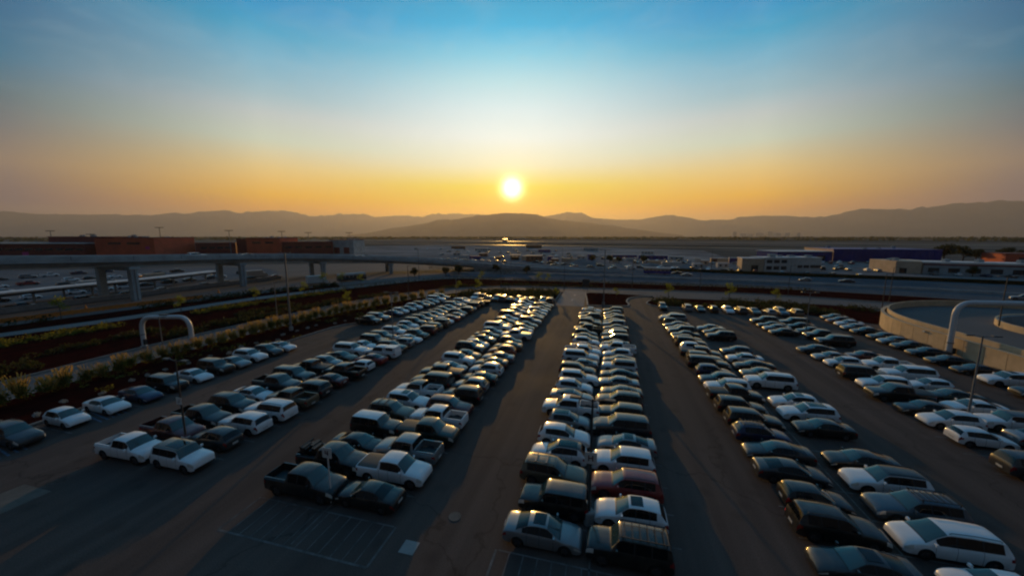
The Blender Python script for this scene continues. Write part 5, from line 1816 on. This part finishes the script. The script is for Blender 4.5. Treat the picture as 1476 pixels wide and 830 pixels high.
def tree_mesh(kind, seed):
    rr = random.Random(seed)
    tr, cr = MB(), MB()
    if kind == 'sapling':
        h = 3.4
        tr.tube([(0, 0, 0), (.05, 0, 1.2), (-.03, .05, 2.2), (0, 0, 3.0)], [.06, .05, .035, .015], 6)
        for k in range(5):
            a = k * 1.3
            z = 1.2 + k * .35
            e = Vector((math.cos(a) * .6, math.sin(a) * .6, z + .5))
            tr.tube([(0, 0, z), e], [.025, .01], 5)
            leaf_cloud(cr, e.x, e.y, e.z, .45, .45, .4, 40, .2, rr)
        leaf_cloud(cr, 0, 0, 2.9, .5, .5, .7, 70, .2, rr)
    else:
        tr.tube([(0, 0, 0), (.1, .05, 1.6), (-.1, .1, 3.2), (0, 0, 4.4)], [.28, .2, .14, .06], 8)
        for k in range(11):
            a = k * 2.4
            z = 1.8 + (k % 5) * .55
            r = rr.uniform(1.2, 2.1)
            e = Vector((math.cos(a) * r, math.sin(a) * r, z + rr.uniform(.5, 1.6)))
            tr.tube([(0, 0, z * .8), e * .6 + Vector((0, 0, z * .3)), e], [.11, .07, .03], 5)
            leaf_cloud(cr, e.x, e.y, e.z, 1.2, 1.2, .9, 110, .5, rr)
        leaf_cloud(cr, 0, 0, 5.0, 1.5, 1.5, 1.1, 140, .5, rr)
    return tr.mesh('trunk', [M['bark']]), cr
TM = {k: [tree_mesh(k, s) for s in (1, 4)] for k in ('sapling', 'tree')}
CRM = {}
def tree(kind, x, y, s, leaf, label, group, z=.1):
    i = rnd.randrange(2)
    t, c = TM[kind][i]
    if (kind, i, leaf) not in CRM:
        CRM[(kind, i, leaf)] = c.mesh('crown', [M[leaf]])
    root = thing('sapling' if kind == 'sapling' else 'tree', label, 'tree', (x, y, z), rnd.uniform(0, 6), group)
    root.scale = (s, s, s)
    link('trunk', t, root)
    link('crown', CRM[(kind, i, leaf)], root)
SAP = [(-117, 52, 1.6, 'lime young tree on the verge beside the orange barrier'), (-99.0, 64, 1.3, 'lime young tree on the median short of the pale road bend'), (-95, 80, 1.3, 'lime young tree on the median beside the box truck road'), (-91, 93, 1.3, 'lime young tree by the median hedge facing the pale road'),
       (-101.5, 113, 1.5, 'lime young tree standing in front of the white box truck'), (-98.5, 119, 1.4, 'lime young tree just behind the white box truck'), (-90, 119, 1.3, 'lime young tree on the path below the parked coach'), (-66.5, 82, 1.2, 'lime young tree in the shrub bed beyond the tallest pole'),
       (-41, 113.5, 1.3, 'lime young tree in the far hedge bed by the corner'), (-46.5, 110, 1.2, 'small lime tree at the shrub bed corner'), (-48, 137, 1.4, 'lime young tree on the median behind the road bend'), (-25, 138, 1.4, 'lime young tree on the median left of the exit'),
       (-22, 141.5, 1.2, 'smaller lime tree on the median left of the exit'), (18, 115, 1.4, 'lime young tree at the ramp side kerb nose'), (34, 114.5, 1.6, 'lime young tree behind the middle of the far kerb cars'), (45, 113.5, 1.3, 'lime young tree behind the end of the far kerb cars'),
       (-14.4, 108.5, 1.0, 'small lime tree at the kerb of the exit road'), (3, 112, 1.0, 'small lime tree on the mulched exit island')]
for x, y, s, lab in SAP:
    tree('sapling', x, y, s, 'leaf_lime', lab, 'young lime-green trees in the beds')
TR = [(-86, 152, .7, 'dark reddish tree beside the parked coach'), (-74, 160, .7, 'dark tree at the path below the flyover'), (-70, 166, .8, 'dark broad tree in front of the flyover retaining wall'), (-55, 180, .75, 'dark tree against the flyover retaining wall'), (-38, 176, .7, 'reddish tree beside the low end of the flyover'),
      (246.5, 350, 2.1, 'large dark tree at the end of the blue warehouse'), (260, 353, 1.9, 'large dark tree just right of the biggest tree by the warehouse'), (270, 356, 1.5, 'medium dark tree between the warehouse and the brick shed'), (290, 360, 1.7, 'dark tree beside the brick shed'), (300, 362, 1.4, 'small dark tree touching the brick shed'),
      (165, 218, .8, 'round dark tree in front of the maroon-fronted depot'), (190, 209, .9, 'green bush-like tree in front of the depot'), (200, 206, .9, 'second green bush-like tree in front of the depot'),
      (-10, 268, .9, 'dark tree beside the earth mound'), (2, 266, .9, 'dark tree standing behind the light pole beyond the highway'), (8, 262, .8, 'small dark tree beyond the highway near the bus'), (24, 262, 1.0, 'dark tree above the highway bus')]
for x, y, s, lab in TR:
    tree('tree', x, y, s, 'leaf_dark', lab, 'trees beyond the roads', -.1)

# ------------------------------------------------------------------ construction yard and airfield clutter
def mound(x, y, r, h, label, m='soil'):
    mb = MB()
    n, q = 20, 6
    vs = [(0, 0, h)]
    for j in range(1, q + 1):
        t = j / q
        for k in range(n):
            a = 2 * math.pi * k / n
            rr = r * t * (1 + .12 * math.sin(3 * a + x))
            vs.append((rr * math.cos(a) * 1.3, rr * math.sin(a), h * (1 - t ** 1.3) - (.15 if j == q else 0) + .25 * mnoise.noise(Vector((rr * math.cos(a) * .5, rr * math.sin(a) * .5, x)))))
    fs = [(0, 1 + k, 1 + (k + 1) % n) for k in range(n)]
    for j in range(q - 1):
        for k in range(n):
            a, b_ = 1 + j * n + k, 1 + j * n + (k + 1) % n
            fs.append((a, a + n, b_ + n, b_))
    mb.add(vs, fs)
    o = mb.build('earth_mound', M[m], None, (x, y, -.1), smooth=60)
    tag(o, label, 'earth mound')
mound(-15.4, 247, 9.5, 4.0, 'dark conical earth mound beyond the highway in the construction yard')
mound(45, 236, 8, 2.2, 'low pale earth heap beyond the bus in the construction yard')
mound(26, 246, 7, 2.0, 'low spoil heap behind the bus')

def cabin(x, y, rz, L, h, m, label, roofm='roof_white'):
    root = thing('site_cabin', label, 'site cabin', (x, y, -.1), rz, 'site cabins in the construction yard')
    MB().box((0, 0, h / 2), (L, 3.0, h)).build('wall', M[m], root)
    MB().box((0, 0, h + .1), (L + .2, 3.2, .22)).build('roof', M[roofm], root)
    for k in range(max(2, int(L / 3))):
        MB().box((-L / 2 + (k + .5) * L / max(2, int(L / 3)), -1.52, h * .55), (1.2, .08, 1.0)).build('window', M['glass'], root)
cab = [(-51.7, 265, .2, 12, 4.4, 'container', 'dark brown stacked site cabin under the sun'), (-36, 262, -.1, 5, 2.6, 'container', 'small dark cabin beside the stacked cabin'), (14, 322, .1, 20, 3.0, 'blue_metal', 'long dark trailer row with white roof beyond the bus'),
       (36, 316, -.1, 22, 3.2, 'blue_metal', 'longest dark trailer with white roof beyond the bus'), (52, 306, -.15, 10, 3.0, 'conc_dark', 'grey trailer at the end of the trailer row'), (60, 262, .1, 7, 3.0, 'wall_tan', 'tan cabin left of the white office'), (66, 240, .1, 6, 3.0, 'wall_white', 'pale cabin by the tan annex'),
       (74, 282, 0, 8, 3.4, 'container', 'brown cabin above the tan annex'), (88, 290, 0, 9, 3.4, 'blue_metal', 'dark blue cabin behind the white office'), (-75, 300, .2, 9, 3.0, 'wall_white', 'white cabin on the apron left of the sun glint'), (-110, 320, .3, 8, 3.0, 'container', 'rusty cabin on the apron above the flyover'),
       (-140, 330, .2, 7, 2.8, 'conc_dark', 'grey cabin on the apron above the flyover curve'), (-20, 300, 0, 7, 2.8, 'wall_white', 'white cabin behind the earth mound'), (52, 206 + 30, .1, 6, 2.6, 'wall_white', 'white cabin beyond the highway near the tan cabin')]
cab += [(-150, 430, .1, 16, 3.6, 'conc_dark', 'grey shed out on the apron above the lower flyover'), (-210, 500, .2, 20, 4.0, 'container', 'rusty shed far out on the apron beside the hangar'), (-70, 420, 0, 14, 3.4, 'blue_metal', 'blue shed out on the apron under the sun'),
        (-20, 470, -.1, 18, 3.8, 'conc_dark', 'grey shed far out on the apron right of the sun'), (40, 400, -.1, 12, 3.2, 'wall_white', 'white shed at the apron corner above the trailers'), (-110, 560, .1, 24, 4.5, 'dark', 'black shed farthest out on the apron')]
for x, y, rz, L, h, m, lab in cab:
    cabin(x, y, rz, L, h, m, lab)
for i, (x, y) in enumerate(((-95, 300), (-88, 306), (-64, 296), (-30, 285), (20, 280), (41, 275), (96, 262), (112, 258), (120, 252), (128, 247), (135, 262), (-126, 318), (-160, 338))):
    road_car('SUHSUHSUHSUHS'[i], 'wksgwksgwkswg'[i], x, y, R(20 * i), ['white sedan on the apron above the flyover', 'black SUV on the apron above the flyover', 'silver crossover near the stacked brown cabin', 'grey sedan behind the earth mound', 'white SUV in the construction yard above the bus', 'black crossover in the construction yard right of the bus',
              'silver sedan behind the white office', 'grey SUV parked right of the white office', 'white crossover parked right of the white office', 'black sedan parked in front of the tan building', 'silver SUV behind the tan building', 'white crossover far out on the apron', 'grey sedan farthest out on the apron'][i], -.1, 'vehicles in the yard beyond the highway')
for i, (x, y, rz, cmn) in enumerate(((-172, 86, 1.5, 'wall_white'), (-178, 108, 1.4, 'wall_tan'), (-150, 128, 1.2, 'wall_white'))):
    box_truck(x, y, rz, ['white box truck behind the shelter below the flyover', 'tan box truck behind the flyover piers', 'white box truck beneath the flyover deck'][i], -.05, 'trucks below the flyover', 8.5, cmn)
for i, (x, y, t, c) in enumerate(((-188, 60, 'S', 'r'), (-192, 74, 'H', 'w'), (-196, 90, 'U', 'k'), (-200, 104, 'S', 's'), (-186, 118, 'S', 'n'), (-182, 130, 'H', 'w'), (-176, 142, 'U', 'g'), (-205, 118, 'S', 'm'))):
    road_car(t, c, x, y, R(70 + 7 * i), ['red sedan parked beyond the shelter roof', 'white crossover parked beyond the shelter roof', 'black SUV parked beyond the shelter roof', 'silver sedan parked beyond the shelter roof', 'dark blue sedan parked beyond the flyover piers', 'white crossover parked beyond the flyover piers', 'grey SUV parked beyond the flyover piers', 'maroon sedan parked beyond the shelter roof'][i], -.05, 'cars parked beyond the flyover')

# lines of vehicles and stacked boxes that fill the yard beyond the highway
def yard_line(x0, y0, x1, y1, n, where, seed):
    rr = random.Random(seed)
    for i in range(n):
        t = (i + rr.uniform(-.15, .15)) / (n - 1)
        typ = rr.choice('SHUHSUVP')
        c = rr.choice('wwwskkgndrt')
        road_car(typ, c, x0 + (x1 - x0) * t, y0 + (y1 - y0) * t + rr.uniform(-1.5, 1.5), rr.uniform(0, 6.3) if seed % 2 else R(80 + rr.uniform(-8, 8)),
                 '%s %s, %s in the %s' % (CNAME[c], KWORD[typ], ORD[i].replace('nearest', 'first'), where), -.1, 'vehicles in the yard beyond the highway')
yard_line(-132, 268, -70, 246, 11, 'line along the pale apron edge', 2)
yard_line(-48, 252, -22, 236, 6, 'scatter before the earth mound', 3)
yard_line(4, 300, 62, 286, 12, 'line before the trailer row', 4)
yard_line(-4, 232, 62, 221, 9, 'scatter along the far highway kerb', 5)
yard_line(112, 243, 140, 236, 6, 'line before the tan building', 6)
yard_line(118, 290, 158, 296, 8, 'line below the blue warehouse', 8)
yard_line(-300, 262, -215, 296, 12, 'line before the terracotta concourse', 10)
yard_line(-166, 48, -170, 128, 12, 'line right behind the shelter canopy', 12)
yard_line(-214, 40, -216, 140, 13, 'middle line of the yard past the shelter', 14)
yard_line(-246, 30, -252, 130, 12, 'outermost line of the yard past the shelter', 16)
yard_line(-146, 60, -146, 134, 8, 'lane beneath the flyover deck', 18)
yard_line(66, 214, 112, 204, 6, 'highway lane before the white office', 20)
yard_line(128, 300, 232, 318, 12, 'forecourt of the blue warehouse', 22)
yard_line(154, 222, 208, 211, 8, 'forecourt of the maroon depot', 24)
yard_line(-60, 300, 30, 310, 12, 'line far out past the earth mound', 26)
yard_line(-30, 222, 60, 214, 9, 'verge just past the highway fence', 7)
yard_line(20, 268, 84, 276, 9, 'scatter between the containers', 9)
yard_line(-180, 400, -40, 380, 12, 'first line out on the pale airfield apron', 11)
yard_line(-260, 470, -60, 450, 12, 'second line out on the pale airfield apron', 13)
yard_line(-60, 345, 80, 320, 12, 'line along the near edge of the airfield', 15)
def container_stack(x, y, rz, L, hi, m, label):
    root = thing('shipping_container', label, 'container', (x, y, -.1), rz, 'containers in the construction yard')
    MB().box((0, 0, hi / 2), (L, 2.5, hi)).build('body', M[m], root)
    rb = MB()
    for k in range(int(L / .8)):
        rb.box((-L / 2 + (k + .5) * .8, -1.27, hi / 2), (.3, .06, hi - .3))
    rb.build('corrugation', M[m], root)
    for s in (-1, 1):
        MB().box((L / 2 + .03, s * .62, hi / 2), (.06, 1.16, hi - .2)).build('door', M[m], root)
rq = random.Random(77)
CT = [(-118, 292), (-104, 282), (-84, 281), (-70, 280), (-58, 276), (-42, 279), (-26, 268), (-12, 285), (6, 274), (18, 288), (32, 262), (40, 252), (54, 250), (70, 254), (84, 262), (98, 282), (108, 272), (126, 278)]
CL = ['blue_metal', 'container', 'wall_white', 'dark', 'wall_tan', 'conc_dark']
CW = ['blue', 'rusty', 'white', 'black', 'tan', 'grey']
for i, (x, y) in enumerate(CT):
    k = rq.randrange(6)
    L = rq.choice((4, 6, 9, 12))
    container_stack(x, y, rq.uniform(-.5, .5), L, rq.choice((2.4, 2.6, 3.4, 5.0)), CL[k], '%s %s container, %s of those strewn between flyover and white office' % ({4: 'stubby', 6: 'short', 9: 'long', 12: 'very long'}[L], CW[k], ORD[i].replace('nearest', 'first')))
# far roofs that catch the sun, and the hazy city blocks on the plain
gr = thing('sunlit_hangar', 'far hangar whose metal roof flashes in the low sun', 'building', (-338, 1209, -.2), R(16))
MB().box((0, 0, 4), (15, 18, 8)).build('wall', M['conc_dark'], gr)
mroof = mat('bare metal roof', (0.5, 0.40, 0.22), 0.3, 1.0)
rf = MB().add([(-8, -9.5, 8.1), (8, -9.5, 8.1), (8, 9.5, 9.35), (-8, 9.5, 9.35), (-8, -9.5, 7.9), (8, -9.5, 7.9), (8, 9.5, 7.9), (-8, 9.5, 7.9)], [(0, 1, 2, 3), (4, 7, 6, 5), (0, 4, 5, 1), (1, 5, 6, 2), (2, 6, 7, 3), (3, 7, 4, 0)])
rf.build('roof', mroof, gr)
for i in range(8):
    rr = random.Random(60 + i)
    d, a = 9500 + rr.uniform(-300, 900), R(31.0 + i * .95 + rr.uniform(-.2, .2) - YAW)
    w, h = rr.uniform(50, 160), rr.uniform(40, 120)
    root = thing('tower_block', 'hazy %s on the horizon, %s of the cluster counted from the sun side' % ('tower block' if h > 80 else 'low city block', ORD[i].replace('nearest', 'first')), 'building', (d * math.sin(a), d * math.cos(a), -.2), rr.uniform(0, 1), 'hazy tower blocks on the horizon')
    MB().box((0, 0, h / 2), (w, 30, h)).build('wall', M['conc_dark'], root)
    MB().box((0, 0, h + 3), (w * .4, 14, 6)).build('roof_plant', M['conc_dark'], root)
tl = MB()
rr = random.Random(5)
for i in range(1500):
    a = R(-58 + 116 * i / 1500 - YAW + rr.uniform(-.1, .1))
    d = rr.uniform(1900, 4200)
    s = rr.uniform(5, 12)
    leaf_cloud(tl, d * math.sin(a), d * math.cos(a), s * .5, s * 1.8, s * 1.8, s * .6, 10, s * 1.2, rr)
tl.build('far_treeline', M['leaf_dark'])['kind'] = 'stuff'

# ------------------------------------------------------------------ air
def haze():
    mb = MB()
    mb.box((0, 2000, (-1.5 + 1580) / 2), (66000, 66000, 1581.5))
    m = bpy.data.materials.new('haze')
    m.use_nodes = True
    t = m.node_tree
    for n in list(t.nodes):
        t.nodes.remove(n)
    v = N(t, 'ShaderNodeVolumePrincipled')
    v.inputs['Color'].default_value = (0.84, 0.80, 0.76, 1)
    v.inputs['Density'].default_value = HAZE_DENSITY
    v.inputs['Anisotropy'].default_value = 0.45
    o = N(t, 'ShaderNodeOutputMaterial')
    t.links.new(v.outputs[0], o.inputs['Volume'])
    h = mb.build('haze', m)
    h['kind'] = 'stuff'
haze()
